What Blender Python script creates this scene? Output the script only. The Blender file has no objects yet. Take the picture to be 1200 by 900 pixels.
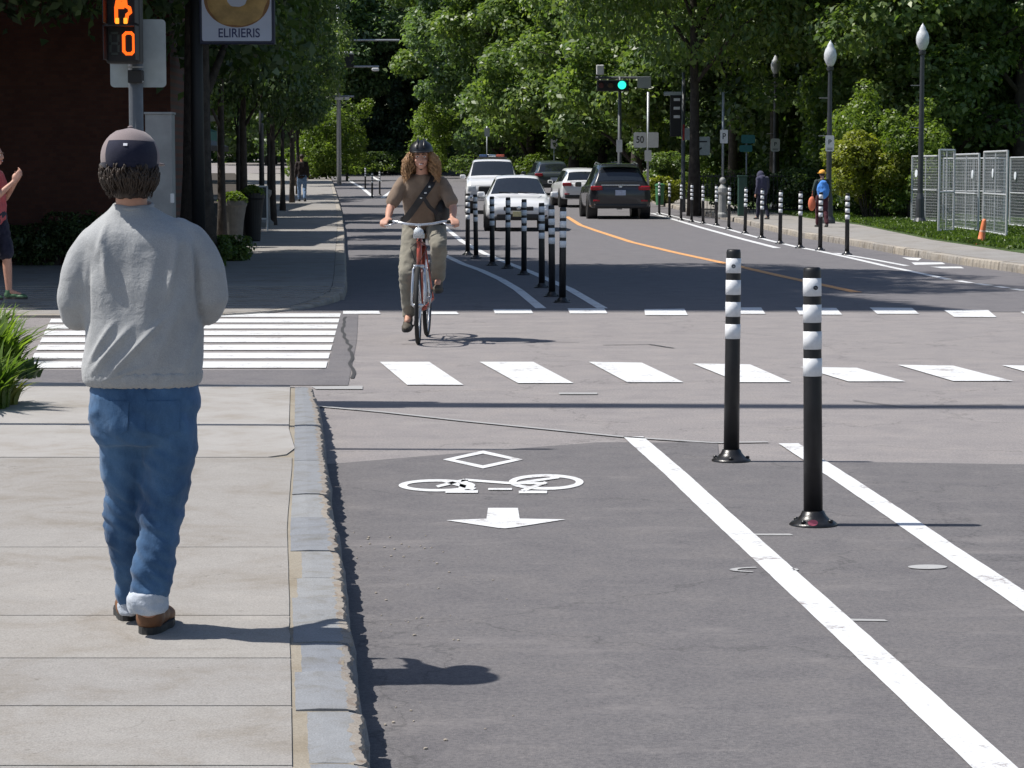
import bpy, bmesh, math, random
import numpy as np
from mathutils import Vector, Matrix, noise

R = math.radians
PI = math.pi
scene = bpy.context.scene
COL = scene.collection
random.seed(7)
H = 1.66                      # eye height above the road
FPX = 2800.0                  # focal length in photo pixels (1200 wide)
TH = math.atan(253 / FPX)     # downward tilt
KZ = 0.14                     # kerb height

# ---------------------------------------------------------------- terrain / measuring
def gz(y):
    """the street climbs gently in the distance"""
    if y < 70: return 0.0
    if y < 110: return 0.5 * (0.014 / 40) * (y - 70) ** 2
    return 0.28 + 0.014 * (y - 110)

CT, ST = math.cos(TH), math.sin(TH)
def ray(px, py):
    a, b = px - 600, 450 - py
    return Vector((a, b * ST + FPX * CT, b * CT - FPX * ST))
def at(px, py, Y):
    d = ray(px, py); return Vector((0, 0, H)) + d * (Y / d.y)
def G(px, py, z=0.0):
    """measured spot on the ground (or on something z above it)"""
    d = ray(px, py)
    lo, Y = 3.0, 3.0
    while Y < 330:
        p = Vector((0, 0, H)) + d * (Y / d.y)
        if p.z < gz(Y) + z: break
        lo = Y; Y *= 1.02
    hi = Y
    for _ in range(30):
        m = (lo + hi) / 2
        p = Vector((0, 0, H)) + d * (m / d.y)
        if p.z < gz(m) + z: hi = m
        else: lo = m
    p = Vector((0, 0, H)) + d * (hi / d.y)
    return p

# ---------------------------------------------------------------- materials
MATS = {}
def newmat(name):
    m = bpy.data.materials.new(name); m.use_nodes = True
    nt = m.node_tree; nt.nodes.clear()
    out = nt.nodes.new('ShaderNodeOutputMaterial')
    b = nt.nodes.new('ShaderNodeBsdfPrincipled')
    nt.links.new(b.outputs[0], out.inputs[0])
    return m, nt, b, out
def N(nt, t, **k):
    n = nt.nodes.new('ShaderNode' + t)
    for a, v in k.items(): setattr(n, a, v)
    return n
def col4(c): return (c[0], c[1], c[2], 1)
def noise_node(nt, vec, scale, detail=4, rough=.6, dist=0):
    n = N(nt, 'TexNoise'); n.inputs['Scale'].default_value = scale
    n.inputs['Detail'].default_value = detail; n.inputs['Roughness'].default_value = rough
    n.inputs['Distortion'].default_value = dist
    nt.links.new(vec, n.inputs['Vector']); return n
def ramp(nt, fac, stops):
    r = N(nt, 'ValToRGB'); e = r.color_ramp.elements
    while len(e) < len(stops): e.new(0.5)
    for el, (p, c) in zip(e, stops):
        el.position = p; el.color = col4(c) if len(c) == 3 else c
    nt.links.new(fac, r.inputs[0]); return r
def mixc(nt, fac, a, b, mode='MIX'):
    m = N(nt, 'Mix', data_type='RGBA', blend_type=mode)
    for s, v in ((0, fac), (6, a), (7, b)):
        if hasattr(v, 'node'): nt.links.new(v, m.inputs[s])
        elif s == 0: m.inputs[0].default_value = v
        else: m.inputs[s].default_value = col4(v)
    return m.outputs[2]
def objvec(nt): return N(nt, 'TexCoord').outputs['Object']
def bump(nt, b, h, strength, dist=.01):
    n = N(nt, 'Bump'); n.inputs['Strength'].default_value = strength; n.inputs['Distance'].default_value = dist
    nt.links.new(h, n.inputs['Height']); nt.links.new(n.outputs[0], b.inputs['Normal'])

def mat(name, c, rough=.6, metal=0, var=.15, scale=12, bmp=.15, bdist=.003, coat=0, bscale=None, spec=.5):
    if name in MATS: return MATS[name]
    m, nt, b, _ = newmat(name)
    v = objvec(nt)
    n = noise_node(nt, v, scale)
    lo = tuple(x * (1 - var) for x in c); hi = tuple(min(1, x * (1 + var)) for x in c)
    r = ramp(nt, n.outputs[0], [(.3, lo), (.7, hi)])
    nt.links.new(r.outputs[0], b.inputs['Base Color'])
    b.inputs['Roughness'].default_value = rough; b.inputs['Metallic'].default_value = metal
    b.inputs['Coat Weight'].default_value = coat
    b.inputs['Specular IOR Level'].default_value = spec
    if bmp:
        n2 = noise_node(nt, v, bscale or scale * 4, 5)
        bump(nt, b, n2.outputs[0], bmp, bdist)
    MATS[name] = m; return m

def emit(name, c, s):
    m = bpy.data.materials.new(name); m.use_nodes = True; nt = m.node_tree; nt.nodes.clear()
    out = N(nt, 'OutputMaterial'); e = N(nt, 'Emission'); e.inputs[0].default_value = col4(c); e.inputs[1].default_value = s
    nt.links.new(e.outputs[0], out.inputs[0]); MATS[name] = m; return m

def leafmat(name, c, c2, trans=.35):
    m, nt, b, out = newmat(name)
    g = N(nt, 'NewGeometry')
    r = ramp(nt, g.outputs['Random Per Island'], [(0, c), (.75, tuple((x + y) / 2 for x, y in zip(c, c2))), (1, c2)])
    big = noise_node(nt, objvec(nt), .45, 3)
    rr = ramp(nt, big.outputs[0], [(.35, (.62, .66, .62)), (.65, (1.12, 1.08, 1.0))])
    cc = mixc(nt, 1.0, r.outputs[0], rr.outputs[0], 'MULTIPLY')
    nt.links.new(cc, b.inputs['Base Color'])
    b.inputs['Roughness'].default_value = .42
    b.inputs['Specular IOR Level'].default_value = .5
    t = N(nt, 'BsdfTranslucent')
    tc = mixc(nt, 1.0, cc, (1.25, 1.35, .5), 'MULTIPLY')
    nt.links.new(tc, t.inputs[0])
    mx = N(nt, 'MixShader'); mx.inputs[0].default_value = trans
    nt.links.new(b.outputs[0], mx.inputs[1]); nt.links.new(t.outputs[0], mx.inputs[2])
    nt.links.new(mx.outputs[0], out.inputs[0])
    MATS[name] = m; return m

def asphalt(name, base, streak, dark):
    m, nt, b, _ = newmat(name)
    v = objvec(nt)
    fine = noise_node(nt, v, 260, 3, .7)
    fr = ramp(nt, fine.outputs[0], [(.28, tuple(x * .62 for x in base)), (.5, base), (.74, tuple(x * 1.55 for x in base))])
    mid = noise_node(nt, v, 2.6, 8, .72, .3)
    mr = ramp(nt, mid.outputs[0], [(.3, (.84, .84, .86)), (.5, (1, 1, 1)), (.72, (1.13, 1.11, 1.08))])
    c = mixc(nt, 1.0, fr.outputs[0], mr.outputs[0], 'MULTIPLY')
    gr = noise_node(nt, v, 62, 4, .8)
    gg = ramp(nt, gr.outputs[0], [(.34, (.74, .74, .75)), (.5, (1, 1, 1)), (.68, (1.3, 1.28, 1.25))])
    c = mixc(nt, 1.0, c, gg.outputs[0], 'MULTIPLY')
    mp = N(nt, 'Mapping'); mp.inputs['Scale'].default_value = (.8, 2.0, 1); nt.links.new(v, mp.inputs[0])
    st = noise_node(nt, mp.outputs[0], 1.5, 10, .78, .15)
    sr = ramp(nt, st.outputs[0], [(.54, (0, 0, 0)), (.74, (1, 1, 1))])
    sm = N(nt, 'Math', operation='MULTIPLY'); sm.inputs[1].default_value = .6
    nt.links.new(sr.outputs[0], sm.inputs[0])
    c = mixc(nt, sm.outputs[0], c, streak)
    vo = N(nt, 'TexVoronoi', feature='DISTANCE_TO_EDGE'); vo.inputs['Scale'].default_value = .33
    wv = noise_node(nt, v, 2.2, 5); ad = N(nt, 'VectorMath', operation='ADD')
    nt.links.new(v, ad.inputs[0]); nt.links.new(wv.outputs['Color'], ad.inputs[1]); nt.links.new(ad.outputs[0], vo.inputs['Vector'])
    cr = ramp(nt, vo.outputs[0], [(.0, (1, 1, 1)), (.005, (0, 0, 0))])
    cm = N(nt, 'Math', operation='MULTIPLY'); cm.inputs[1].default_value = .45
    nt.links.new(cr.outputs[0], cm.inputs[0])
    c = mixc(nt, cm.outputs[0], c, dark)
    nt.links.new(c, b.inputs['Base Color'])
    b.inputs['Roughness'].default_value = .88; b.inputs['Specular IOR Level'].default_value = .3
    bump(nt, b, fine.outputs[0], .6, .006)
    MATS[name] = m; return m

def paint(name, c, under):
    """road paint with worn spots"""
    m, nt, b, _ = newmat(name)
    v = objvec(nt)
    n = noise_node(nt, v, 38, 6, .75)
    n2 = noise_node(nt, v, 3.2, 4, .6)
    ad = N(nt, 'Math', operation='ADD'); nt.links.new(n.outputs[0], ad.inputs[0]); nt.links.new(n2.outputs[0], ad.inputs[1])
    r = ramp(nt, ad.outputs[0], [(.0, under), (.765, under), (.86, tuple(x * .88 for x in c)), (1, c)])
    r.color_ramp.interpolation = 'LINEAR'
    hm = N(nt, 'Math', operation='MULTIPLY'); hm.inputs[1].default_value = 1.0
    nt.links.new(r.outputs[0], b.inputs['Base Color'])
    b.inputs['Roughness'].default_value = .7
    f = noise_node(nt, v, 260, 3, .7); bump(nt, b, f.outputs[0], .4, .004)
    MATS[name] = m; return m

def concrete(name, base, island=True, scale=1.0, stain=(.8, .76, .7), cracks=False, vary=1.0):
    m, nt, b, _ = newmat(name)
    v = objvec(nt)
    fine = noise_node(nt, v, 190, 3, .7)
    fr = ramp(nt, fine.outputs[0], [(.3, tuple(x * .74 for x in base)), (.7, tuple(x * 1.22 for x in base))])
    mid = noise_node(nt, v, 2.3 * scale, 7, .68, .5)
    mr = ramp(nt, mid.outputs[0], [(.32, stain), (.48, (.96, .95, .94)), (.56, (1.0, 1.0, 1.0)), (.72, (1.1, 1.09, 1.08))])
    c = mixc(nt, 1.0, fr.outputs[0], mr.outputs[0], 'MULTIPLY')
    sp = noise_node(nt, v, 24, 2, .5)
    spr = ramp(nt, sp.outputs[0], [(.24, (.55, .53, .5)), (.30, (1, 1, 1))])
    c = mixc(nt, .5, c, spr.outputs[0], 'MULTIPLY')
    if cracks:
        vo = N(nt, 'TexVoronoi', feature='DISTANCE_TO_EDGE'); vo.inputs['Scale'].default_value = .42
        wv = noise_node(nt, v, 2.6, 6); ad = N(nt, 'VectorMath', operation='ADD')
        nt.links.new(v, ad.inputs[0]); nt.links.new(wv.outputs['Color'], ad.inputs[1]); nt.links.new(ad.outputs[0], vo.inputs['Vector'])
        ck = ramp(nt, vo.outputs[0], [(.0, (.45, .43, .4)), (.004, (1, 1, 1))]); msk = noise_node(nt, v, .8, 2); mk = ramp(nt, msk.outputs[0], [(.52, (0, 0, 0)), (.6, (1, 1, 1))])
        c = mixc(nt, mk.outputs[0], c, mixc(nt, 1.0, c, ck.outputs[0], 'MULTIPLY'))
    if island:
        g = N(nt, 'NewGeometry')
        ir = ramp(nt, g.outputs['Random Per Island'], [(0, (1 - .14 * vary, 1 - .13 * vary, 1 - .10 * vary)), (1, (1 + .12 * vary, 1 + .09 * vary, 1 + .04 * vary))])
        c = mixc(nt, 1.0, c, ir.outputs[0], 'MULTIPLY')
    nt.links.new(c, b.inputs['Base Color'])
    b.inputs['Roughness'].default_value = .85; b.inputs['Specular IOR Level'].default_value = .3
    bump(nt, b, fine.outputs[0], .35, .004)
    MATS[name] = m; return m

def fabric(name, c, c2, wscale=500, big=9, bmp=.25, stretch=(1, 1, 1)):
    m, nt, b, _ = newmat(name)
    v = objvec(nt)
    mp = N(nt, 'Mapping'); mp.inputs['Scale'].default_value = stretch; nt.links.new(v, mp.inputs[0])
    n = noise_node(nt, mp.outputs[0], big, 5, .6)
    r = ramp(nt, n.outputs[0], [(.3, c), (.7, c2)])
    w = noise_node(nt, v, wscale, 2, .5)
    wr = ramp(nt, w.outputs[0], [(.3, (.82, .82, .82)), (.7, (1.12, 1.12, 1.12))])
    cc = mixc(nt, 1.0, r.outputs[0], wr.outputs[0], 'MULTIPLY')
    nt.links.new(cc, b.inputs['Base Color']); b.inputs['Roughness'].default_value = .9
    b.inputs['Sheen Weight'].default_value = .15; b.inputs['Specular IOR Level'].default_value = .2
    n3 = noise_node(nt, mp.outputs[0], big * 2.2, 5, .6, .4)
    bump(nt, b, n3.outputs[0], bmp, .02)
    MATS[name] = m; return m

# ---------------------------------------------------------------- object helpers
def link(o, parent=None):
    COL.objects.link(o)
    if parent is not None: o.parent = parent
    return o
def tag(o, label=None, cat=None, group=None, kind=None):
    if label: o['label'] = label
    if cat: o['category'] = cat
    if group: o['group'] = group
    if kind: o['kind'] = kind
    return o
def empty(name, loc, rz=0, label=None, cat=None, group=None, scale=1):
    o = bpy.data.objects.new(name, None); link(o)
    o.location = loc; o.rotation_euler = (0, 0, rz); o.scale = (scale,) * 3
    o.empty_display_size = .2
    return tag(o, label, cat, group)
def build(name, bm, m, parent=None, smooth=False):
    if bm.faces: bmesh.ops.recalc_face_normals(bm, faces=bm.faces)
    me = bpy.data.meshes.new(name); bm.to_mesh(me); bm.free()
    me.materials.append(m)
    if smooth: me.shade_smooth()
    o = bpy.data.objects.new(name, me); return link(o, parent)
def from_np(name, V, F, m, parent=None, smooth=False):
    """V (n,3), F (k, s) uniform polygon size"""
    me = bpy.data.meshes.new(name)
    V = np.asarray(V, dtype=np.float32); F = np.asarray(F, dtype=np.int32)
    me.vertices.add(len(V)); me.vertices.foreach_set('co', V.ravel())
    s = F.shape[1]
    me.loops.add(F.size); me.loops.foreach_set('vertex_index', F.ravel())
    me.polygons.add(len(F)); me.polygons.foreach_set('loop_start', np.arange(0, F.size, s, dtype=np.int32))
    me.polygons.foreach_set('loop_total', np.full(len(F), s, dtype=np.int32))
    me.update(calc_edges=True); me.materials.append(m)
    if smooth: me.shade_smooth()
    o = bpy.data.objects.new(name, me); return link(o, parent)
def kids(o): return [c for c in bpy.data.objects if c.parent == o]
def copy_tree(o, parent=None):
    c = o.copy(); COL.objects.link(c); c.parent = parent
    for ch in list(o.children): copy_tree(ch, c)
    return c

def box(bm, cx, cy, cz, sx, sy, sz, bev=0, rot=None, seg=2):
    b2 = bmesh.new() if bev or rot is not None else bm
    M = Matrix.Translation((0, 0, 0) if b2 is not bm else (cx, cy, cz)) @ Matrix.Diagonal((sx, sy, sz, 1))
    bmesh.ops.create_cube(b2, size=1, matrix=M)
    if b2 is not bm:
        if bev: bmesh.ops.bevel(b2, geom=list(b2.edges), offset=bev, segments=seg, affect='EDGES', profile=.5)
        T = Matrix.Translation((cx, cy, cz))
        if rot is not None: T = T @ rot
        b2.transform(T); merge(bm, b2)
    return bm
def merge(bm, b2):
    me = bpy.data.meshes.new('tmp'); b2.to_mesh(me); b2.free(); bm.from_mesh(me); bpy.data.meshes.remove(me)
def frame_for(d):
    d = d.normalized()
    a = Vector((0, 0, 1)) if abs(d.z) < .9 else Vector((1, 0, 0))
    x = d.cross(a).normalized(); y = d.cross(x).normalized()
    return x, y
def tube(bm, pts, rad, seg=10, cap=True):
    pts = [Vector(p) for p in pts]
    if not hasattr(rad, '__len__'): rad = [rad] * len(pts)
    rings = []; px = None
    for i, p in enumerate(pts):
        a = pts[max(0, i - 1)]; b = pts[min(len(pts) - 1, i + 1)]
        d = (b - a)
        if d.length < 1e-9: d = Vector((0, 0, 1))
        d.normalize()
        if px is None: x, y = frame_for(d)
        else:
            x = (px - d * px.dot(d)).normalized(); y = d.cross(x).normalized()
        px = x
        rings.append([bm.verts.new(p + (x * math.cos(t) + y * math.sin(t)) * rad[i]) for t in [2 * PI * k / seg for k in range(seg)]])
    for a, b in zip(rings, rings[1:]):
        for k in range(seg): bm.faces.new((a[k], a[(k + 1) % seg], b[(k + 1) % seg], b[k]))
    if cap:
        bm.faces.new(rings[0][::-1]); bm.faces.new(rings[-1])
    return bm
def lathe(bm, prof, seg=20, c=(0, 0, 0), cap=True):
    rings = [[bm.verts.new((c[0] + r * math.cos(2 * PI * k / seg), c[1] + r * math.sin(2 * PI * k / seg), c[2] + z)) for k in range(seg)] for r, z in prof]
    for a, b in zip(rings, rings[1:]):
        for k in range(seg): bm.faces.new((a[k], a[(k + 1) % seg], b[(k + 1) % seg], b[k]))
    if cap:
        bm.faces.new(rings[0][::-1]); bm.faces.new(rings[-1])
    return bm
def ellip(bm, c, r, rot=None, u=16, v=10):
    M = Matrix.Translation(c)
    if rot is not None: M = M @ rot.to_4x4()
    M = M @ Matrix.Diagonal((r[0], r[1], r[2], 1))
    bmesh.ops.create_uvsphere(bm, u_segments=u, v_segments=v, radius=1, matrix=M)
def capsule(bm, a, b, ra, rb, n=4):
    a, b = Vector(a), Vector(b)
    d = (b - a)
    if d.length < 1e-6: return ellip(bm, a, (ra,) * 3)
    L = d.length; d.normalize()
    pts, rad = [], []
    for t in (90, 68, 45, 22): pts.append(a - d * ra * math.sin(R(t))); rad.append(max(.0005, ra * math.cos(R(t))))
    for k in range(n + 1): pts.append(a + d * L * k / n); rad.append(ra + (rb - ra) * k / n)
    for t in (22, 45, 68, 90): pts.append(b + d * rb * math.sin(R(t))); rad.append(max(.0005, rb * math.cos(R(t))))
    tube(bm, pts, rad, 14)
def chain(bm, pts, rad):
    for i in range(len(pts) - 1): capsule(bm, pts[i], pts[i + 1], rad[i], rad[i + 1])
def loft(bm, secs, seg=24, p=2.3):
    """secs: (center, rx, ry) superellipse rings stacked"""
    rings = []
    for c, rx, ry in secs:
        c = Vector(c); ring = []
        for k in range(seg):
            t = 2 * PI * k / seg; ct, s_ = math.cos(t), math.sin(t)
            ring.append(bm.verts.new(c + Vector((rx * math.copysign(abs(ct) ** (2 / p), ct), ry * math.copysign(abs(s_) ** (2 / p), s_), 0))))
        rings.append(ring)
    for a, b in zip(rings, rings[1:]):
        for k in range(seg): bm.faces.new((a[k], a[(k + 1) % seg], b[(k + 1) % seg], b[k]))
    bm.faces.new(rings[0][::-1]); bm.faces.new(rings[-1])
def organic(name, bm, m, parent=None, voxel=.012, smooth=8, disp=None, sfac=.5):
    me = bpy.data.meshes.new('tmp'); bmesh.ops.recalc_face_normals(bm, faces=bm.faces); bm.to_mesh(me); bm.free()
    o = bpy.data.objects.new('tmp', me); COL.objects.link(o)
    r = o.modifiers.new('r', 'REMESH'); r.mode = 'VOXEL'; r.voxel_size = voxel; r.adaptivity = 0
    s = o.modifiers.new('s', 'SMOOTH'); s.iterations = smooth; s.factor = sfac
    dg = bpy.context.evaluated_depsgraph_get(); dg.update()
    me2 = bpy.data.meshes.new_from_object(o.evaluated_get(dg))
    bpy.data.objects.remove(o); bpy.data.meshes.remove(me)
    if disp:
        nrm = [v.normal.copy() for v in me2.vertices]
        for v, n in zip(me2.vertices, nrm):
            v.co += n * disp(v.co, n)
    me2.name = name; me2.materials.clear(); me2.materials.append(m); me2.shade_smooth()
    o = bpy.data.objects.new(name, me2); return link(o, parent)
def prism(bm, pts, z0, z1, gzf=False):
    """vertical prism over a ground outline"""
    lo = [bm.verts.new((p[0], p[1], z0 + (gz(p[1]) if gzf else 0))) for p in pts]
    hi = [bm.verts.new((p[0], p[1], z1 + (gz(p[1]) if gzf else 0))) for p in pts]
    n = len(pts)
    for i in range(n): bm.faces.new((lo[i], lo[(i + 1) % n], hi[(i + 1) % n], hi[i]))
    bm.faces.new(hi); bm.faces.new(lo[::-1])
def text_mesh(name, s, size, m, parent, M, ext=.002):
    cu = bpy.data.curves.new(name, 'FONT'); cu.body = s; cu.size = size; cu.extrude = ext
    cu.align_x = 'CENTER'; cu.align_y = 'CENTER'; cu.offset = size * .012
    o = bpy.data.objects.new('tmp', cu); COL.objects.link(o)
    dg = bpy.context.evaluated_depsgraph_get(); dg.update()
    me = bpy.data.meshes.new_from_object(o.evaluated_get(dg)); bpy.data.objects.remove(o)
    me.transform(M); me.materials.clear(); me.materials.append(m); me.name = name
    o = bpy.data.objects.new(name, me); return link(o, parent)
# text standing upright and facing the camera (-Y)
UP = Matrix.Rotation(PI / 2, 4, 'X')

# ---------------------------------------------------------------- world, sun, camera
EL = R(57.5)
AZ = R(2)                      # sun a touch beyond the left
sun_dir = Vector((-math.cos(EL) * math.cos(AZ), math.cos(EL) * math.sin(AZ), math.sin(EL)))
w = bpy.data.worlds.new('World'); scene.world = w; w.use_nodes = True
nt = w.node_tree; nt.nodes.clear()
sky = nt.nodes.new('ShaderNodeTexSky'); sky.sky_type = 'NISHITA'; sky.sun_disc = False
sky.sun_elevation = EL
sky.sun_rotation = math.atan2(sun_dir.x, sun_dir.y)
bg = nt.nodes.new('ShaderNodeBackground'); bg.inputs[1].default_value = .085
wo = nt.nodes.new('ShaderNodeOutputWorld')
nt.links.new(sky.outputs[0], bg.inputs[0]); nt.links.new(bg.outputs[0], wo.inputs[0])
ld = bpy.data.lights.new('sun', 'SUN'); ld.energy = 4.3; ld.angle = R(.53); ld.color = (1, .955, .89)
lo = bpy.data.objects.new('sun', ld); link(lo); lo.rotation_euler = (-sun_dir).to_track_quat('-Z', 'Y').to_euler(); lo.location = (-20, 0, 40)
cd = bpy.data.cameras.new('camera'); cam = bpy.data.objects.new('camera', cd); link(cam)
cam.location = (0, 0, H); cam.rotation_euler = (PI / 2 - TH, 0, 0)
cd.sensor_width = 36; cd.lens = FPX / 1200 * 36; cd.clip_end = 2000; cd.clip_start = .1
scene.camera = cam
vs = scene.view_settings; vs.view_transform = 'Standard'; vs.look = 'None'; vs.exposure = .4; vs.gamma = 1; vs.use_curve_mapping = False
scene.cycles.max_bounces = 6; scene.cycles.diffuse_bounces = 3; scene.cycles.transparent_max_bounces = 8
scene.cycles.caustics_reflective = False; scene.cycles.caustics_refractive = False
# ================================================================= GROUND
M_road = asphalt('asphalt_old', (.256, .239, .238), (.35, .33, .32), (.05, .048, .05))
M_road2 = asphalt('asphalt_new', (.148, .142, .147), (.28, .26, .255), (.05, .05, .052))
M_road3 = asphalt('asphalt_far', (.158, .152, .160), (.21, .20, .21), (.05, .05, .052))
M_walk = concrete('concrete_walk', (.300, .288, .274), cracks=True, vary=.35)
M_walk2 = concrete('concrete_apron', (.345, .335, .325), vary=.3)
M_mortar = concrete('mortar', (.30, .27, .22), island=False)
M_joint = mat('joint_dark', (.09, .085, .08), .95)
M_stone = concrete('kerb_granite', (.245, .258, .276), scale=3.0, stain=(.78, .74, .66))
M_stone2 = concrete('kerb_far', (.36, .335, .30), scale=1.5)
M_white = paint('paint_white', (.66, .67, .68), (.28, .245, .24))
M_whiteworn = paint('paint_worn', (.36, .36, .36), (.20, .195, .19))
paint('paint_ringm', (.40, .40, .40), (.24, .235, .235))
M_yellow = paint('paint_yellow', (.72, .36, .14), (.30, .22, .16))
M_earth = mat('earth', (.05, .045, .03), .95, scale=2, var=.4)
M_lawn = mat('lawn', (.06, .10, .025), .95, scale=3, var=.35, bscale=60, bmp=.6, bdist=.03)
M_soil = mat('soil', (.045, .036, .028), .95, scale=4, var=.4)

def sheet(name, xs, ys, m, z=0, kind='structure'):
    V = []; F = []
    for y in ys:
        for x in xs: V.append((x, y, gz(y) + z))
    nx = len(xs)
    for j in range(len(ys) - 1):
        for i in range(nx - 1):
            F.append((j * nx + i, j * nx + i + 1, (j + 1) * nx + i + 1, (j + 1) * nx + i))
    o = from_np(name, V, F, m, smooth=False); return tag(o, kind=kind)
yy = [-12, 0, 20, 40, 60, 68] + list(range(70, 114, 3)) + list(range(115, 300, 15)) + [340, 420, 600]
sheet('ground', [-300, -60, 0, 60, 300], yy, M_earth, z=-.06)
sheet('road', [-60, -30, 0, 30, 60], [y for y in yy if y <= 300], M_road)

def flat(name, polys, m, z, kind='structure'):
    """painted / laid sheets, outlines measured on the photograph's ground"""
    bm = bmesh.new()
    for P in polys:
        pts = [G(x, y) if not isinstance(x, Vector) else x for x, y in P]
        vs_ = [bm.verts.new((p.x, p.y, gz(p.y) + z)) for p in pts]
        f = bm.faces.new(vs_)
    bmesh.ops.recalc_face_normals(bm, faces=bm.faces)
    for f in bm.faces:
        if f.normal.z < 0: f.normal_flip()
    me = bpy.data.meshes.new(name)
    bmesh.ops.triangulate(bm, faces=[f for f in bm.faces if len(f.verts) > 4])
    bm.to_mesh(me); bm.free(); me.materials.append(m)
    o = bpy.data.objects.new(name, me); link(o); return tag(o, kind=kind)

# resurfaced near part
flat('resurfaced_road', [[(380, 545), (560, 530), (700, 519), (841, 519), (843, 541), (1000, 542), (1340, 547), (Vector((40, G(1340, 547).y, 0)), 0), (Vector((40, -10, 0)), 0), (Vector((-1.2, -10, 0)), 0), (200, 1250), (300, 700)]], M_road2, .004)

def line_poly(cl, wid):
    """a painted line of real width along measured centre points"""
    pts0 = [G(x, y) for x, y in cl]; pts = []
    for a, b in zip(pts0, pts0[1:]):
        n_ = max(1, min(60, int((b - a).length / .09))) if a.y < 30 else 1
        pts += [a.lerp(b, k / n_) for k in range(n_)]
    pts.append(pts0[-1])
    # densify on the far slope
    out = []
    L, Rr = [], []
    for i, p in enumerate(pts):
        a = pts[max(0, i - 1)]; b = pts[min(len(pts) - 1, i + 1)]
        d = (b - a); d.z = 0; d.normalize(); n = Vector((-d.y, d.x, 0))
        j1 = .0025 * noise.noise((p.x * 14, p.y * 14, 1)) ; j2 = .0025 * noise.noise((p.x * 14, p.y * 14, 7)); L.append(p + n * (wid / 2 + j1)); Rr.append(p - n * (wid / 2 + j2))
    return [[(L[i], 0), (Rr[i], 0), (Rr[i + 1], 0), (L[i + 1], 0)] for i in range(len(pts) - 1)]
def lane(name, cl, wid, m=None, z=.008):
    return flat(name, line_poly(cl, wid), m or M_white, z)

bm = bmesh.new(); ysf = [27.6, 30, 40, 50, 60, 68] + list(range(70, 114, 3)) + list(range(115, 300, 15))
for a, b in zip(ysf, ysf[1:]):
    bm.faces.new([bm.verts.new((x, y, gz(y) + .004)) for x, y in ((-14, a), (14, a), (14, b), (-14, b))])
tag(build('resurfaced_road', bm, M_road3), kind='structure')
lane('lane_line', [(404, 197), (430, 203), (446, 213)], .2)
lane('lane_line', [(408, 211), (424, 220), (436, 230)], .2)
lane('lane_line', [(448, 232), (462, 222), (480, 214), (500, 209)], .2)
lane('lane_line', [(742, 513), (790, 555), (840, 602), (900, 657), (1000, 749), (1080, 823), (1163, 900), (1300, 1028), (1640, 1340), (2400, 2040)], .125)
lane('lane_line', [(924, 521), (990, 564), (1045, 601), (1110, 646), (1200, 706), (1330, 796), (1700, 1050), (2400, 1530)], .12)
lane('lane_line', [(514, 260), (528, 272), (542, 283.5), (568, 297.6), (591, 307), (624, 320), (667, 339), (706, 362)], .13)
lane('lane_line', [(510, 292), (520, 299), (542, 309.5), (563, 317), (587, 328), (607, 340), (634, 362)], .13)
lane('lane_line', [(764, 250), (795, 259), (820, 266.5), (845, 273.5), (870, 280.5), (911, 291)], .16)
lane('lane_line', [(770, 249), (816, 260), (850, 268), (878, 276), (905, 283), (935, 290), (957, 294), (994, 302), (1037, 312), (1075, 320), (1112, 328)], .13)
lane('lane_line', [(979, 297), (1020, 304), (1063, 312)], .12)
for a, b in (((1122, 329.5), (1138, 332)), ((1145, 333), (1160, 335)), ((1168, 336), (1180, 338)), ((1187, 339), (1200, 341)), ((1210, 343), (1224, 345.5))):
    lane('lane_dash', [a, b], .13)
lane('faded_line', [(372, 477), (450, 484), (540, 494), (640, 504), (730, 513)], .05, M_whiteworn)
lane('faded_line', [(730, 513), (835, 520), (900, 519)], .05, M_whiteworn)
lane('centre_line', [(664, 254), (680, 264), (700, 271), (740, 284), (790, 296), (850, 309), (920, 325), (1004, 343)], .16, M_yellow)
flat('bike_lane_marking', [[(1057, 302), (1080, 303), (1076, 306), (1066, 305)], [(1068, 308), (1104, 308), (1108, 310), (1072, 311)], [(1090, 313), (1126, 313), (1130, 315), (1104, 315)]], M_white, .008)
# crosswalk blocks
near = [[(445, 425), (503, 425), (543, 452), (477, 452)], [(562, 425), (625, 425), (672, 450), (607, 450)],
        [(690, 425), (752, 426), (801, 449), (735, 449)], [(812, 427), (879, 428), (927, 449), (866, 449)],
        [(938, 431), (1004, 432), (1061, 448), (994, 448)], [(1052, 428.5), (1117, 429.5), (1187, 447.5), (1117, 447.5)],
        [(1174, 429), (1240, 430), (1308, 448), (1240, 447)]]
flat('crosswalk_blocks', near, M_white, .008)
far = [[(402, 365), (444, 365), (446, 368.5), (402, 368.5)], [(490, 366), (535, 366), (538, 369), (492, 369)], [(578, 363), (622, 363), (625, 368), (580, 368)], [(665, 362), (708, 362), (712, 368), (668, 368)],
       [(755, 363), (802, 362.5), (806, 370), (756, 370)], [(849, 361), (892, 361), (897, 368.5), (852, 368.5)],
       [(932, 361), (980, 361.5), (987, 369.5), (937, 369.5)], [(1019, 361), (1069, 361.5), (1077, 368.5), (1028, 368.5)],
       [(1106, 364), (1158, 364), (1168, 372.5), (1118, 372)], [(1196, 366), (1246, 366), (1262, 374), (1208, 374)]]
flat('crosswalk_blocks', far, M_white, .008)
flat('asphalt_strip', [[(-60, 434), (372, 434), (384, 432), (399, 366), (420, 363.5), (418, 400), (408, 452), (-60, 452)]], M_road3, .0045)
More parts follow.
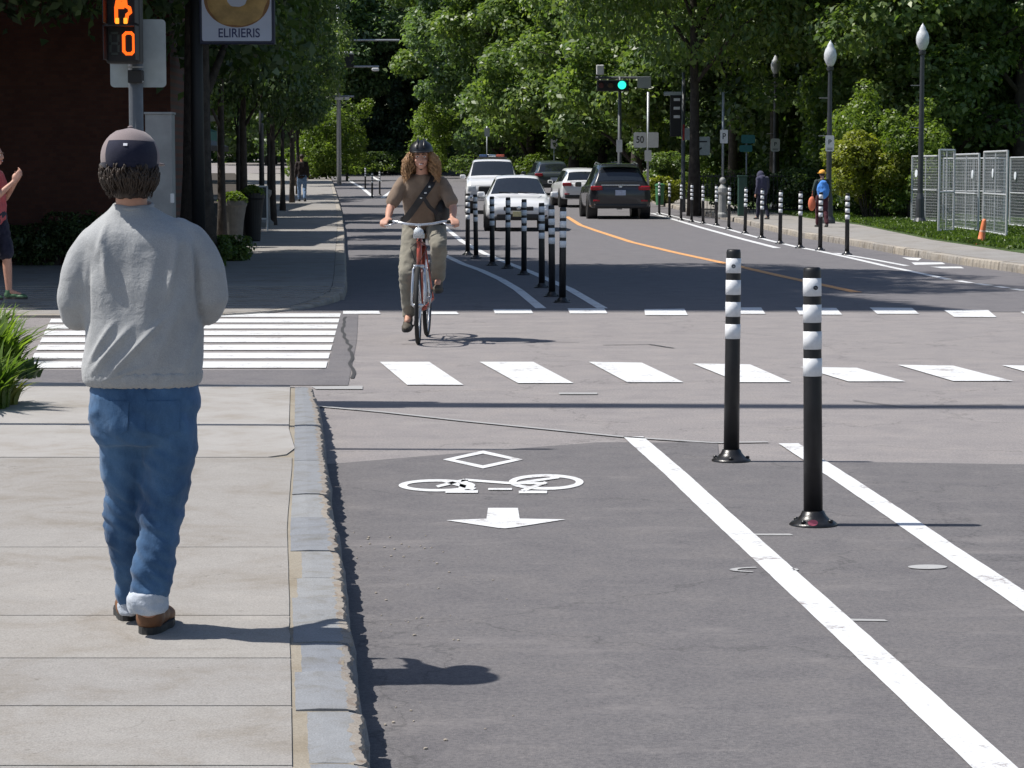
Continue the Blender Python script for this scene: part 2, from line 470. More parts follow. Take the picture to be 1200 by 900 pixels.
# zebra over the side street
zb = []
Ya, Yb = G(380, 366).y, G(380, 432).y
def xr(Y):  # slanted ends
    t = (Y - Yb) / (Ya - Yb); a, b = G(382, 432), G(400, 366)
    return a.x + (b.x - a.x) * t
def xl(Y):
    t = (Y - Yb) / (Ya - Yb); a, b = G(32, 432), G(64, 366)
    return a.x + (b.x - a.x) * t
n = 8; pitch = (Ya - Yb) / n
for k in range(n):
    y0 = Yb + k * pitch; y1 = y0 + pitch * .66
    zb.append([(Vector((xl(y0), y0, 0)), 0), (Vector((xr(y0), y0, 0)), 0), (Vector((xr(y1), y1, 0)), 0), (Vector((xl(y1), y1, 0)), 0)])
flat('zebra_crossing', zb, M_white, .008)
def seam(name, pts, w_, m):
    P_ = []
    for k, (a, b) in enumerate(zip(pts, pts[1:])):
        A_, B_ = G(*a), G(*b); n_ = max(1, int((B_ - A_).length / .15))
        for i in range(n_):
            q = A_.lerp(B_, i / n_); P_.append(q + Vector((.03 * noise.noise((q.x * 2, q.y * 2, k)), .03 * noise.noise((q.x * 3, q.y * 3, k + 5)), 0)))
    out = []
    for a, b in zip(P_, P_[1:]):
        d = (b - a).normalized(); n = Vector((-d.y, d.x, 0)) * w_ / 2; out.append([(a + n, 0), (a - n, 0), (b - n, 0), (b + n, 0)])
    return flat(name, out, m, .0065)
M_seam = mat('crack_seal', (.045, .045, .047), .7)
seam('crack_seal', [(404, 372), (402, 390), (413, 415), (412, 446)], .03, M_seam)
seam('crack_seal', [(705, 405), (760, 404), (800, 410)], .03, M_seam)
seam('crack_seal', [(470, 404), (560, 400), (700, 402)], .02, M_seam)
seam('crack_seal', [(1000, 470), (1060, 478), (1200, 474)], .016, M_seam)
# diamond, bicycle and arrow
def ringpx(cx, cy, ro, ri, n=28, a0=0, a1=2 * PI):
    out = []
    for k in range(n):
        t0 = a0 + (a1 - a0) * k / n; t1 = a0 + (a1 - a0) * (k + 1) / n
        out.append([(cx + ro[0] * math.cos(t0), cy + ro[1] * math.sin(t0)), (cx + ro[0] * math.cos(t1), cy + ro[1] * math.sin(t1)),
                    (cx + ri[0] * math.cos(t1), cy + ri[1] * math.sin(t1)), (cx + ri[0] * math.cos(t0), cy + ri[1] * math.sin(t0))])
    return out
def strokepx(pts, w=(6, 2.6)):
    out = []
    for a, b in zip(pts, pts[1:]):
        dx, dy = (b[0] - a[0]) / w[0], (b[1] - a[1]) / w[1]; l = math.hypot(dx, dy); nx, ny = -dy / l * w[0] / 2, dx / l * w[1] / 2
        out.append([(a[0] + nx, a[1] + ny), (b[0] + nx, b[1] + ny), (b[0] - nx, b[1] - ny), (a[0] - nx, a[1] - ny)])
    return out
c, o_, i_ = (566, 540), (47, 10.5), (33, 7)
cor = [(0, -1), (1, 0), (0, 1), (-1, 0)]
flat('diamond_marking', [[(c[0] + o_[0] * a[0], c[1] + o_[1] * a[1]), (c[0] + o_[0] * b[0], c[1] + o_[1] * b[1]), (c[0] + i_[0] * b[0], c[1] + i_[1] * b[1]), (c[0] + i_[0] * a[0], c[1] + i_[1] * a[1])] for a, b in zip(cor, cor[1:] + cor[:1])], M_white, .008)
bike = ringpx(640, 566.5, (44, 9.2), (35, 6.0)) + ringpx(512, 570.5, (45, 7.2), (35, 4.4))
flat('bike_marking_wheels', bike, M_white, .008)
flat('bike_marking_frame', strokepx([(512, 572), (545, 564), (598, 568), (640, 568)]) + strokepx([(520, 565), (556, 575)], (8, 3)) + strokepx([(545, 564), (540, 577)], (8, 3)), M_white, .0086)
flat('bike_marking_frame', strokepx([(522, 578), (560, 578)], (8, 3)) + strokepx([(608, 578.5), (641, 578.5)], (8, 3)) + strokepx([(600, 569), (655, 561)]) + strokepx([(640, 567), (612, 577)]) + strokepx([(572, 575), (600, 575)], (8, 2.2)), M_white, .0092)
flat('arrow_marking', [[(572, 597), (607, 597), (609, 609.6), (663, 610.5), (603, 619.8), (592, 621), (584, 620.5), (523, 611.5), (570, 609.6)]], M_white, .008)
flat('paint_ring', ringpx(895, 669.5, (40, 3.2), (31, 2.2), 14, PI * .62, PI * 1.42) + ringpx(900, 669.5, (36, 3.0), (30, 2.3), 6, -.5, .4) + ringpx(1087, 666.3, (23, 2.6), (0.5, .1)), MATS['paint_ringm'], .008)
flat('worn_paint', [[(878, 627), (926, 627), (930, 629), (882, 629)], [(990, 727), (1036, 728), (1041, 730), (995, 729.5)], [(655, 461), (700, 461), (700, 463), (655, 463)], [(365, 454), (425, 453), (425, 457), (370, 457)]], M_whiteworn, .007)

# ---------------------------------------------------------------- near pavement with granite kerb
inner = [G(345, 452, KZ), G(344, 540, KZ), G(339, 620, KZ), G(341, 700, KZ), G(344, 800, KZ), G(346, 900, KZ), G(352, 1100, KZ)]
outer = [G(368, 459, KZ), G(375, 480, KZ), G(382, 540, KZ), G(391, 600, KZ), G(405, 680, KZ), G(419, 780, KZ), G(430, 870, KZ), G(440, 950, KZ), G(458, 1100, KZ)]
def xat(poly, Y):
    ps = sorted(poly, key=lambda p: p.y)
    if Y <= ps[0].y:
        a, b = ps[0], ps[1]
    elif Y >= ps[-1].y:
        a, b = ps[-2], ps[-1]
    else:
        for a, b in zip(ps, ps[1:]):
            if a.y <= Y <= b.y: break
    t = (Y - a.y) / (b.y - a.y); return a.x + (b.x - a.x) * t
YE = inner[0].y; Y0 = 2.0
bm = bmesh.new()
prism(bm, [(-9, Y0), (xat(outer, Y0) - .04, Y0)] + [(xat(outer, y) - .04, y) for y in np.linspace(3, YE - .5, 24)] + [(xat(inner, YE) , YE - .05), (-9, YE + 1.0)], 0, KZ - .005)
tag(build('pavement_base', bm, M_mortar), kind='structure')
rows = [YE, G(100, 536, KZ).y, G(100, 641, KZ).y, G(100, 721, KZ).y, G(100, 771, KZ).y, G(100, 827, KZ).y, G(100, 897, KZ).y, 5.0, 4.0, 3.0, Y0]
for nm, rr, mm in (('pavement_apron', rows[:2], M_walk2), ('pavement', rows[1:], M_walk)):
    bm = bmesh.new()
    for a, b in zip(rr, rr[1:]):
        ya, yb = a - .005, b + .005
        ys = np.linspace(yb, ya, 7)
        if a == YE:
            P = [(-9, yb), (xat(inner, yb) - .14, yb), (xat(inner, yb) - .05, yb + .12), (xat(inner, yb) - .03, yb + .4)] + [(xat(inner, y) - .03, y) for y in ys[2:]] + [(-9, ya + 1)]
            prism(bm, P, KZ - .03, KZ + .002)
        else:
            P = [(-9, yb)] + [(xat(inner, y) - .008 + .006 * noise.noise((y * 9, 3, 1)), y) for y in ys] + [(-9, ya)]
            prism(bm, P, KZ - .03, KZ)
    tag(build(nm, bm, mm), kind='structure')
def kerb_run(name, inn, out, ys, m, z=KZ, rough=.02, gap=.008, sgn=1, gzf=False, edge=None):
    """a row of granite stones; inn(y), out(y) give the two edges, ys the joints"""
    bm = bmesh.new(); rnd = random.Random(5)
    zf = z if callable(z) else None
    for a, b in zip(ys, ys[1:]):
        if zf: z = zf(a)
        lo_, hi_ = min(a, b) + gap, max(a, b) - gap
        nY = max(5, int((hi_ - lo_) / .018)); jit = rnd.uniform(-.005, .008); dz = rnd.uniform(-.004, .004)
        grid = []
        for j in range(nY + 1):
            y = lo_ + (hi_ - lo_) * j / nY
            e = 1 if j in (0, nY) else 0
            xo = out(y) + sgn * (jit + rough * noise.noise((y * 9, 2.2, sgn)) - .012 * e + rough * .45 * noise.noise((y * 31, 5, 1)) + rough * .2 * noise.noise((y * 80, 5, 1)))
            xi = inn(y) + .004 * noise.noise((y * 12, 9, 1))
            g0 = gz(y) if gzf else 0
            chip = .012 + .010 * noise.noise((y * 17, 7, 3))
            row = [(xi, y, g0 + z + dz - .004), (xi + (xo - xi) * .4, y, g0 + z + dz), (xo - sgn * (.034 + .022 * noise.noise((y * 19, 1, 6))), y, g0 + z + dz - .001), (xo - sgn * .008, y, g0 + z + dz - .004 - chip * .15), (xo, y, g0 + z + dz - .010 - chip * .6),
                   (xo + sgn * (.008 + .012 * noise.noise((y * 11, 4, 8))), y, g0 + z * .5), (xo + sgn * .012, y, g0 - .02)]
            grid.append([bm.verts.new(p) for p in row])
        for r0, r1 in zip(grid, grid[1:]):
            for k in range(len(r0) - 1):
                f = bm.faces.new((r0[k], r0[k + 1], r1[k + 1], r1[k])); f.material_index = 1 if (edge and k in (2, 3)) else 0
        for r_ in (grid[0], grid[-1]):
            lo1 = [bm.verts.new((v.co.x, v.co.y, v.co.z - .13)) for v in r_[:6]]
            for k in range(5): bm.faces.new((r_[k], r_[k + 1], lo1[k + 1], lo1[k]))
    o = build(name, bm, m)
    if edge: o.data.materials.append(edge)
    return tag(o, kind='structure')
jp = [540, 579, 606, 645, 676, 699, 752, 787, 832, 893, 960]
ys = [YE - .1, G(360, 500, KZ).y] + [G(380, y, KZ).y for y in jp] + [4.6, 4.1, 3.6, 3.1, 2.5]
kerb_run('kerb', lambda y: xat(inner, y) + .004, lambda y: xat(outer, y) - .01, ys, M_stone, rough=.020, gap=.006, edge=concrete('kerb_edge', (.30, .275, .245), scale=7, stain=(.62, .5, .42)))

# ---------------------------------------------------------------- far left pavement
edgeB = [G(399, 343, KZ), G(404.5, 334, KZ), G(405, 320, KZ), G(404, 295, KZ), G(403, 270, KZ), G(401, 250, KZ), G(397, 235, KZ), G(393, 222, KZ), G(389, 211, KZ), G(386, 203, KZ)]
YB = G(265, 357, KZ).y
leftB = [Vector((-5.6, YB, 0)), Vector((-5.7, 45, 0)), Vector((-7.2, 62, 0)), Vector((-10.5, 90, 0)), Vector((-14.5, 130, 0)), Vector((-26, 220, 0))]
def densify(a, b, st=4):
    n_ = max(1, int(abs(b - a) / st)); return list(np.linspace(a, b, n_ + 1))
YBE = edgeB[-1].y
yB = [YB + .3 * k for k in range(15)] + densify(YB + 5.2, YBE, 1.9)
def zB(y): return KZ - .11 * max(0, min(1, (YB + 4.2 - y) / 3.2))
def eB(y):
    if y < YB + 3.4:   # rounded corner
        base = edgeB[1].x; r = 3.4; t = 1 - (y - YB) / r
        return base - 1.6 * (1 - math.sqrt(max(0, 1 - t * t)))
    return xat(edgeB, y)
bm = bmesh.new(); bm2 = bmesh.new()
for a, b in zip(yB, yB[1:]):
    for bb, z0, z1, g in ((bm2, 0, zB(a) - .012, 0), (bm, zB(a) - .03, zB(a), .006)):
        xa, xb = eB(a) - .17, eB(b) - .17
        la, lb = xat(leftB, a), xat(leftB, b)
        if a < 45: la = lb = -60
        P = [(la, a + g), (xa, a + g), (xb, b), (lb, b)]
        prism(bb, P, z0, z1, gzf=True)
tag(build('pavement_base', bm2, M_mortar), kind='structure'); tag(build('pavement', bm, M_walk), kind='structure')
kerb_run('kerb', lambda y: eB(y) - .165, lambda y: eB(y), yB, M_stone2, gzf=True, rough=.01, z=zB)
bm = bmesh.new()
box(bm, (-60 + eB(YB)) / 2, YB - .065, .01, 60 + eB(YB) + .1, .13, .05, .008)
tag(build('kerb', bm, M_stone2), kind='structure')
# planting strip behind
bm = bmesh.new()
yL = densify(45, YBE, 8)
for a, b in zip(yL, yL[1:]): prism(bm, [(-60, a), (xat(leftB, a) , a), (xat(leftB, b), b), (-60, b)], -.02, KZ + .01, gzf=True)
tag(build('planting_bed', bm, M_soil), kind='structure')

# ---------------------------------------------------------------- right pavement, kerb and lawn
edgeC = [G(1320, 345), G(1200, 321), G(1130, 311), G(1057, 299), G(998, 288), G(940, 279), G(900, 270), G(860, 260), G(814, 250), G(770, 240)]
backC = [G(1330, 318, KZ), G(1200, 297, KZ), G(1092, 281, KZ), G(1000, 262, KZ), G(956, 257, KZ), G(880, 244, KZ), G(814, 233, KZ), G(765, 227, KZ)]
e0 = edgeC[0]
edgeC = edgeC + [Vector((6.4, 150, 0)), Vector((6.0, 300, 0))]
bC0 = backC[0]
backC = [p for p in backC if p.y < 110] + [Vector((11.0, 150, 0)), Vector((11.0, 300, 0))]
yC = densify(29, 300, 2.2)
def eC(y): return xat(edgeC, y) + (0 if y > 34 else (34 - y) * .5)
def bC(y): return max(eC(y) + 1.2, xat(backC, y))
bm = bmesh.new(); bm2 = bmesh.new(); bm3 = bmesh.new()
for a, b in zip(yC, yC[1:]):
    prism(bm2, [(eC(a) + .1, a), (bC(a), a), (bC(b), b), (eC(b) + .1, b)], 0, KZ - .012, gzf=True)
    prism(bm, [(eC(a) + .17, a + .012), (bC(a), a + .012), (bC(b), b), (eC(b) + .17, b)], KZ - .03, KZ, gzf=True)
for a, b in zip(yC[::2], yC[2::2]):
    prism(bm3, [(bC(a) + .003, a), (60, a), (60, b), (bC(b) + .003, b)], 0, KZ + .015, gzf=True)
tag(build('pavement_base', bm2, M_mortar), kind='structure'); tag(build('pavement', bm, M_walk), kind='structure')
tag(build('lawn', bm3, M_lawn), kind='structure')
kerb_run('kerb', lambda y: eC(y) + .165, lambda y: eC(y), densify(29, 200, 1.1), M_stone2, sgn=-1, rough=.05, gzf=True)
# ================================================================= VEGETATION
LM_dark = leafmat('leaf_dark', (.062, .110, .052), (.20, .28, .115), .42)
LM_mid = leafmat('leaf_mid', (.10, .175, .062), (.30, .385, .14), .46)
LM_blue = leafmat('leaf_bluegreen', (.09, .160, .085), (.26, .36, .18), .46)
LM_bright = leafmat('leaf_bright', (.11, .18, .035), (.28, .37, .08), .45)
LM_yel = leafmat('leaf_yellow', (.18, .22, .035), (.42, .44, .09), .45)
LM_con = leafmat('leaf_conifer', (.060, .105, .080), (.15, .215, .13), .3)
M_bark = mat('bark', (.055, .045, .038), .95, var=.4, scale=6, bmp=.8, bdist=.03, bscale=14)
M_barkl = mat('bark_pale', (.13, .115, .10), .95, var=.35, scale=6, bmp=.6, bdist=.02, bscale=14)

def leaf_quads(P, size, rng, asp=.55, up=.25, outd=None, fold=.25):
    """one small folded leaf-shaped face at each point"""
    n = len(P)
    nr = rng.normal(size=(n, 3)); nr[:, 2] = np.abs(nr[:, 2]) + up
    if outd is not None: nr += outd * .8
    nr /= np.linalg.norm(nr, axis=1)[:, None]
    a = rng.normal(size=(n, 3)); a -= nr * np.sum(a * nr, axis=1)[:, None]; a /= np.linalg.norm(a, axis=1)[:, None]
    b = np.cross(nr, a)
    s = size * rng.uniform(.6, 1.35, n)[:, None]
    V = np.empty((n, 4, 3))
    V[:, 0] = P - a * s * .5
    V[:, 1] = P + b * s * asp * .5 + nr * s * fold * .5
    V[:, 2] = P + a * s * .5 - nr * s * .1
    V[:, 3] = P - b * s * asp * .5 + nr * s * fold * .5
    F = np.arange(n * 4).reshape(n, 4)
    return V.reshape(-1, 3), F

def crown_points(rng, n, rx, rz, z0, nb, shape='round', dens=.55, rb=.30):
    """points gathered in clumps through the crown's volume; z0 = crown bottom, height 2*rz"""
    C = []
    while len(C) < nb:
        p = rng.uniform(-1, 1, 3)
        r = np.linalg.norm(p)
        if shape == 'round' and (r > 1 or r < dens * rng.uniform(.3, 1)): continue
        if shape == 'cone':
            t = (p[2] + 1) / 2; rr = math.hypot(p[0], p[1])
            if rr > (1 - t) ** .8 + .06 or rr < (1 - t) * .45: continue
        C.append(p)
    C = np.array(C)
    rad = rng.uniform(.6, 1.4, nb) * rb
    k = rng.choice(nb, n, p=rad ** 2 / (rad ** 2).sum())
    d = rng.normal(size=(n, 3)); d /= np.linalg.norm(d, axis=1)[:, None]
    r = rad[k] * rng.uniform(.35, 1.0, n) ** .5
    r[rng.random(n) < .08] *= 1.35
    q = d * r[:, None]; q[:, 2] *= .62
    P = C[k] + q * np.array([1, 1, 1])
    droop = -.10 * (np.hypot(q[:, 0], q[:, 1]) / rb) ** 2 * rb
    P[:, 2] += droop
    P = P * np.array([rx, rx, rz]); P[:, 2] += z0 + rz
    return P, d, C * np.array([rx, rx, rz]) + np.array([0, 0, z0 + rz])

def make_tree(name, label, h, rx, z0, nb, nleaf, lsize, lm, seed, tr=.2, bark=None, shape='round', limbs=9, rb=.30, group=None, cat='tree', dens=.55, multi=1):
    rng = np.random.default_rng(seed)
    root = empty(name, (0, 0, 0), 0, label, cat, group)
    rz = (h - z0) / 2
    P, d, C = crown_points(rng, nleaf, rx, rz, z0, nb, shape, dens, rb)
    V, F = leaf_quads(P, lsize, rng, outd=d)
    from_np('crown', V, F, lm, root)
    bm = bmesh.new(); rnd = random.Random(seed)
    for m_ in range(multi):
        ox, oy = (0, 0) if multi == 1 else (rnd.uniform(-.3, .3), rnd.uniform(-.3, .3))
        pts = []; top = h * .82; k = 7
        for i in range(k + 1):
            t = i / k
            pts.append((ox * (1 + t * 2) + rnd.uniform(-.04, .04) * h * .25 * t, oy * (1 + t * 2) + rnd.uniform(-.04, .04) * h * .25 * t, -.15 + top * t))
        tube(bm, pts, [tr * (1.35 if i == 0 else 1 - .82 * i / k) for i in range(k + 1)], 10)
        for j in range(limbs):
            c = Vector(C[rnd.randrange(len(C))])
            zb = min(c.z * .8, max(z0 * .75, c.z - rnd.uniform(.2, .5) * rx)); zb = min(zb, top * .95)
            i = max(0, min(k - 1, int((zb + .15) / top * k))); p = Vector(pts[i]).lerp(Vector(pts[i + 1]), ((zb + .15) / top * k) - i)
            m1 = p.lerp(c, .5) + Vector((rnd.uniform(-.1, .1), rnd.uniform(-.1, .1), .12)) * rx * .5
            r0 = tr * .42 * (1 - .5 * zb / h)
            tube(bm, [p, m1, c], [r0, r0 * .6, r0 * .2], 6)
    build('trunk', bm, bark or M_bark, root, smooth=True)
    return root
def place(o, loc, rz=0, s=1, label=None, group=None, sz=None):
    o.location = loc; o.rotation_euler = (0, 0, rz); o.scale = (s, s, sz or s)
    if label: o['label'] = label
    if group: o['group'] = group
    return o
PROTO = {}
def tree(kind, loc, rz, s, label, group=None, sz=None):
    o = PROTO[kind]
    if o.get('used_'): o = copy_tree(o)
    else: o['used_'] = 1
    o.location = loc; o.rotation_euler = (0, 0, rz); o.scale = (s, s, sz or s)
    o['label'] = label
    if group: o['group'] = group
    elif 'group' in o: del o['group']
    return o
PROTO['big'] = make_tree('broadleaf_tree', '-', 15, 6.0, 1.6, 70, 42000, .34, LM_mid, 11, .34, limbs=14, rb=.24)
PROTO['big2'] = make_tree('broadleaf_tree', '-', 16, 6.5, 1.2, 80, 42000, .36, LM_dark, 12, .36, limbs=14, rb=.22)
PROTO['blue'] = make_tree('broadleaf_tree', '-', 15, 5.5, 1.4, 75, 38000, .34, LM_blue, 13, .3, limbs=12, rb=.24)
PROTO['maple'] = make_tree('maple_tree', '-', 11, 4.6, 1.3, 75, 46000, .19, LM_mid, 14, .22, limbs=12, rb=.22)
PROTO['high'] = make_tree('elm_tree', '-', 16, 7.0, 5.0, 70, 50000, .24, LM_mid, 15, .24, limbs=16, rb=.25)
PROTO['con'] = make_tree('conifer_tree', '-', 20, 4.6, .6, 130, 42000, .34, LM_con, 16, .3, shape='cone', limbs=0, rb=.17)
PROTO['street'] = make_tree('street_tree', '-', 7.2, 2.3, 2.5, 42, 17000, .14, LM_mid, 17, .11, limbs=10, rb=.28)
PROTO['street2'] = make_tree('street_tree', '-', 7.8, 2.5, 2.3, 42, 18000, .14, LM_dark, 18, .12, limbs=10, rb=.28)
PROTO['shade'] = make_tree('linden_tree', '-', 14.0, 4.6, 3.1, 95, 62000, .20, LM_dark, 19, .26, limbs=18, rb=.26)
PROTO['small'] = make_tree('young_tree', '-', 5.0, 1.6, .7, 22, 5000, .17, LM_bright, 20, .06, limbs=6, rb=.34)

def base(px, Y, z=0.0):
    return Vector((at(px, 450, Y).x, Y, gz(Y) + z))
rr_ = random.Random(3)
def rot(): return rr_.uniform(0, 6.28)
# trees beside the left building: their crowns throw the broad shade over the crossing
tree('shade', base(-120, 33.4, KZ), 1.0, .95, 'tall dense linden whose low twigs hang before the brown wall', sz=1.42)
tree('shade', base(234, 36.9, KZ), 3.4, .97, 'tall linden rising behind the pedestrian signal', sz=.98)
# street trees along the left pavement
sl = [(262, 44, 'street2', 1.0, 'street tree just right of the black sign pole'), (288, 50, 'street2', 1.05, 'street tree beside the dark planter bin'),
      (283, 57, 'street', 1.08, 'street tree behind the pale round planter'), (322, 64, 'street2', 1.0, 'street tree with thin dark trunk beside the grey stone base'),
      (318, 73, 'street', 1.05, 'street tree in the middle of the left pavement row'), (333, 84, 'street', 1.12, 'street tree left of the distant walker'),
      (344, 97, 'street2', 1.15, 'street tree close above the distant walker'), (351, 112, 'street', 1.2, 'second to last street tree of the left row'),
      (346, 130, 'street', 1.3, 'last street tree of the left row, before the bright hedge')]
for px, Y, k, s, lb in sl:
    tree(k, base(px, Y, KZ), rot(), s * .74, lb, 'street trees along the left pavement', sz=s)
for px, Y, lb in ((205, 47, 'leafy tree behind the grey cabinet'), (235, 60, 'leafy tree behind the black sign pole'), (262, 80, 'tall tree above the shop fronts'), (290, 105, 'tall tree over the far shop fronts'), (322, 140, 'tall tree at the far end of the left row')):
    tree('blue' if Y > 75 else 'maple', base(px, Y, KZ) + Vector((-6.5, 0, 0)), rot(), .85 if Y < 75 else 1.0, lb, 'trees behind the left pavement')
# centre background
bgt = [(352, 175, 'blue', 1.2), (392, 205, 'big2', 1.25), (425, 192, 'con', 1.0), (462, 178, 'con', .95), (492, 200, 'con', 1.1), (520, 186, 'big2', 1.0),
       (556, 172, 'big', 1.05), (590, 158, 'blue', 1.05), (622, 150, 'big', 1.0), (655, 165, 'big2', 1.1), (672, 140, 'big', 1.0), (705, 150, 'blue', 1.1), (440, 235, 'big', 1.5), (500, 238, 'big2', 1.5), (560, 236, 'blue', 1.5), (610, 232, 'big2', 1.4), (370, 240, 'blue', 1.5), (320, 232, 'big2', 1.4)]
pos = ['far left end of the road', 'left of the dark conifers', 'leftmost of the dark conifers', 'middle of the dark conifers', 'right of the dark conifers', 'behind the cyclist', 'above the white pickup', 'just right of the pickup', 'left of the green signal', 'behind the small dark car', 'over the white car', 'behind the green signal', 'in the back row, left', 'in the back row behind the conifers', 'in the back row above the pickup', 'in the back row above the dark car', 'in the back row at the road bend', 'in the back row behind the shops']
adj = {'big': 'mid green', 'big2': 'dark green', 'blue': 'blue green', 'con': 'almost black'}
for (px, Y, k, s), p_ in zip(bgt, pos):
    tree(k, base(px, Y, 0), rot(), s, '%s %s, %s' % (adj[k], 'conifer' if k == 'con' else 'tree', p_), 'trees closing the end of the street')
# right side park
rt = [(812, 82, 'high', .86, 'big park tree with thick dark trunk beside the traffic signal'), (857, 100, 'high', .9, 'park tree with dark trunk between the parking signs'),
      (905, 96, 'high', .86, 'park tree behind the middle street lamp'),
      (1022, 82, 'maple', 1.2, 'leafy maple between the two right street lamps'), (1095, 79, 'maple', 1.2, 'bright maple behind the rightmost street lamp'),
      (1190, 78, 'maple', 1.3, 'maple hanging over the mesh fence'), (1165, 88, 'big2', .9, 'dark tree deep behind the mesh fence'), (1060, 96, 'big2', .9, 'dark tree behind the bright maples'),
      (985, 100, 'big2', .95, 'dark park tree behind the round lamp globe'), (920, 108, 'big2', .95, 'dark tree behind the park railings'), (860, 118, 'big2', .95, 'dark park tree in the middle distance'),
      (790, 112, 'big', .95, 'mid green park tree behind the signs'), (745, 122, 'big', .95, 'mid green park tree right of the green signal'), (1240, 85, 'big2', .9, 'dark tree past the right end of the fence'),
      (1120, 120, 'big', 1.1, 'tall back row park tree behind the fence'), (1010, 130, 'blue', 1.1, 'tall back row park tree behind the bright bush'), (900, 140, 'big', 1.1, 'tall back row park tree at middle right'), (800, 145, 'big2', 1.1, 'tall back row park tree behind the black car'), (1230, 125, 'big', 1.1, 'tall back row park tree at far right'),
      (1290, 82, 'maple', 1.2, 'maple at the right edge of the park')]
for px, Y, k, s, lb in rt:
    tree(k, base(px, Y, KZ), rot(), s, lb, 'trees in the right hand park', sz=1.12 if k == 'high' else s)
# shrubs
def shrub(name, label, px, Y, w, h, lm, seed, n=6000, ls=.1, z=KZ, d=1.0, group=None, up=0):
    rng = np.random.default_rng(seed)
    root = empty(name, base(px, Y, z), 0, label, 'shrub', group)
    nb = 30
    C = rng.uniform(-1, 1, (nb, 3)); C /= np.maximum(1, np.linalg.norm(C, axis=1))[:, None]
    rad = rng.uniform(.15, .5, nb); k = rng.choice(nb, n)
    dd = rng.normal(size=(n, 3)); dd /= np.linalg.norm(dd, axis=1)[:, None]
    P = (C[k] * .85 + dd * (rad[k] * rng.uniform(.5, 1, n) ** .4)[:, None]) * np.array([w / 2, d / 2, h / 2]); P[:, 2] += h / 2 + up
    P[:, 2] = np.maximum(P[:, 2], .02)
    V, F = leaf_quads(P, ls, rng, outd=dd); from_np('foliage', V, F, lm, root)
    bm = bmesh.new(); rnd = random.Random(seed)
    for i in range(9):
        c = Vector(C[i]) * .6; e = Vector((c.x * w / 2, c.y * d / 2, up + h / 2 + c.z * h / 2 * .8))
        tube(bm, [(e.x * .3, e.y * .3, -.05), (e.x * .6, e.y * .6, max(.1, e.z * .5)), e], [.03, .02, .008], 6)
    build('stems', bm, M_bark, root); return root
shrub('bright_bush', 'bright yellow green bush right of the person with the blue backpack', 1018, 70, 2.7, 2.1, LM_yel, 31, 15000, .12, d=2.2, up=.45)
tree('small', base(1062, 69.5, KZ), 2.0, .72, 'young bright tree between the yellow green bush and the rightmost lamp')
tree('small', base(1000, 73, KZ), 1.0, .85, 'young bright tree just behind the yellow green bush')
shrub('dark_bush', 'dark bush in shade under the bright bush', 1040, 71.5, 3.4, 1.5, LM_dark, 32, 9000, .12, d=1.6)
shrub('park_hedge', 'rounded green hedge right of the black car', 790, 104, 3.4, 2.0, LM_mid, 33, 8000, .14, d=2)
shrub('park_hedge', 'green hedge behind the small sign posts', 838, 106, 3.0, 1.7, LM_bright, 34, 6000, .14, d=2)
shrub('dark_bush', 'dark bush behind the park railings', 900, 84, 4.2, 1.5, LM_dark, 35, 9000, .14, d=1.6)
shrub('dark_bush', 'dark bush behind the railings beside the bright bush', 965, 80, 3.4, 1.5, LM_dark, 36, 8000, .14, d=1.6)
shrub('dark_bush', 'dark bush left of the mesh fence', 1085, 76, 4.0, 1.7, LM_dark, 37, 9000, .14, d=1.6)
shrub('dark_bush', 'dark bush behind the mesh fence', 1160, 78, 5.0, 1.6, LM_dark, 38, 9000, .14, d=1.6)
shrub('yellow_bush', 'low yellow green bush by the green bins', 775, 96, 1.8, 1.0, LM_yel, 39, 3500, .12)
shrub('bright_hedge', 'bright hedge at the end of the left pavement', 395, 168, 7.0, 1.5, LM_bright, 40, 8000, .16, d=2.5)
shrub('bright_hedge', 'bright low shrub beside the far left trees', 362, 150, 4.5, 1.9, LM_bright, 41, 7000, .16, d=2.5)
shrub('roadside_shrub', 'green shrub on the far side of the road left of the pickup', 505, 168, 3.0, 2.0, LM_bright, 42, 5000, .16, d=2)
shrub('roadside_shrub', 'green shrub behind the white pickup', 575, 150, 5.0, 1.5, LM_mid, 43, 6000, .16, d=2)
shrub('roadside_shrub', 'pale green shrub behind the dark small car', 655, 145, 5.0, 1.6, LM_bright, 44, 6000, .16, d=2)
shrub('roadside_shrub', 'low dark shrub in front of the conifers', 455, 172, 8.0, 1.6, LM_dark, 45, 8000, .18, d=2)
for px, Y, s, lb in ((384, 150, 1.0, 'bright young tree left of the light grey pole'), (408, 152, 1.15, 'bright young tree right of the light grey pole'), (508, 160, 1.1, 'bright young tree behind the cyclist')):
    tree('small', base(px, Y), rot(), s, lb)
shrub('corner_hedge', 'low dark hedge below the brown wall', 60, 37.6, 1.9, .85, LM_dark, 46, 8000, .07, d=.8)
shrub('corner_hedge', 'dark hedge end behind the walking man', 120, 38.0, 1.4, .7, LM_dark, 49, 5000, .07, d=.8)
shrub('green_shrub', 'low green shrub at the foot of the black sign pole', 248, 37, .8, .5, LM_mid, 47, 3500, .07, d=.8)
shrub('green_shrub', 'low leafy shrub beside the pale planter', 270, 39.5, .8, .4, LM_mid, 48, 3000, .07, d=.8)

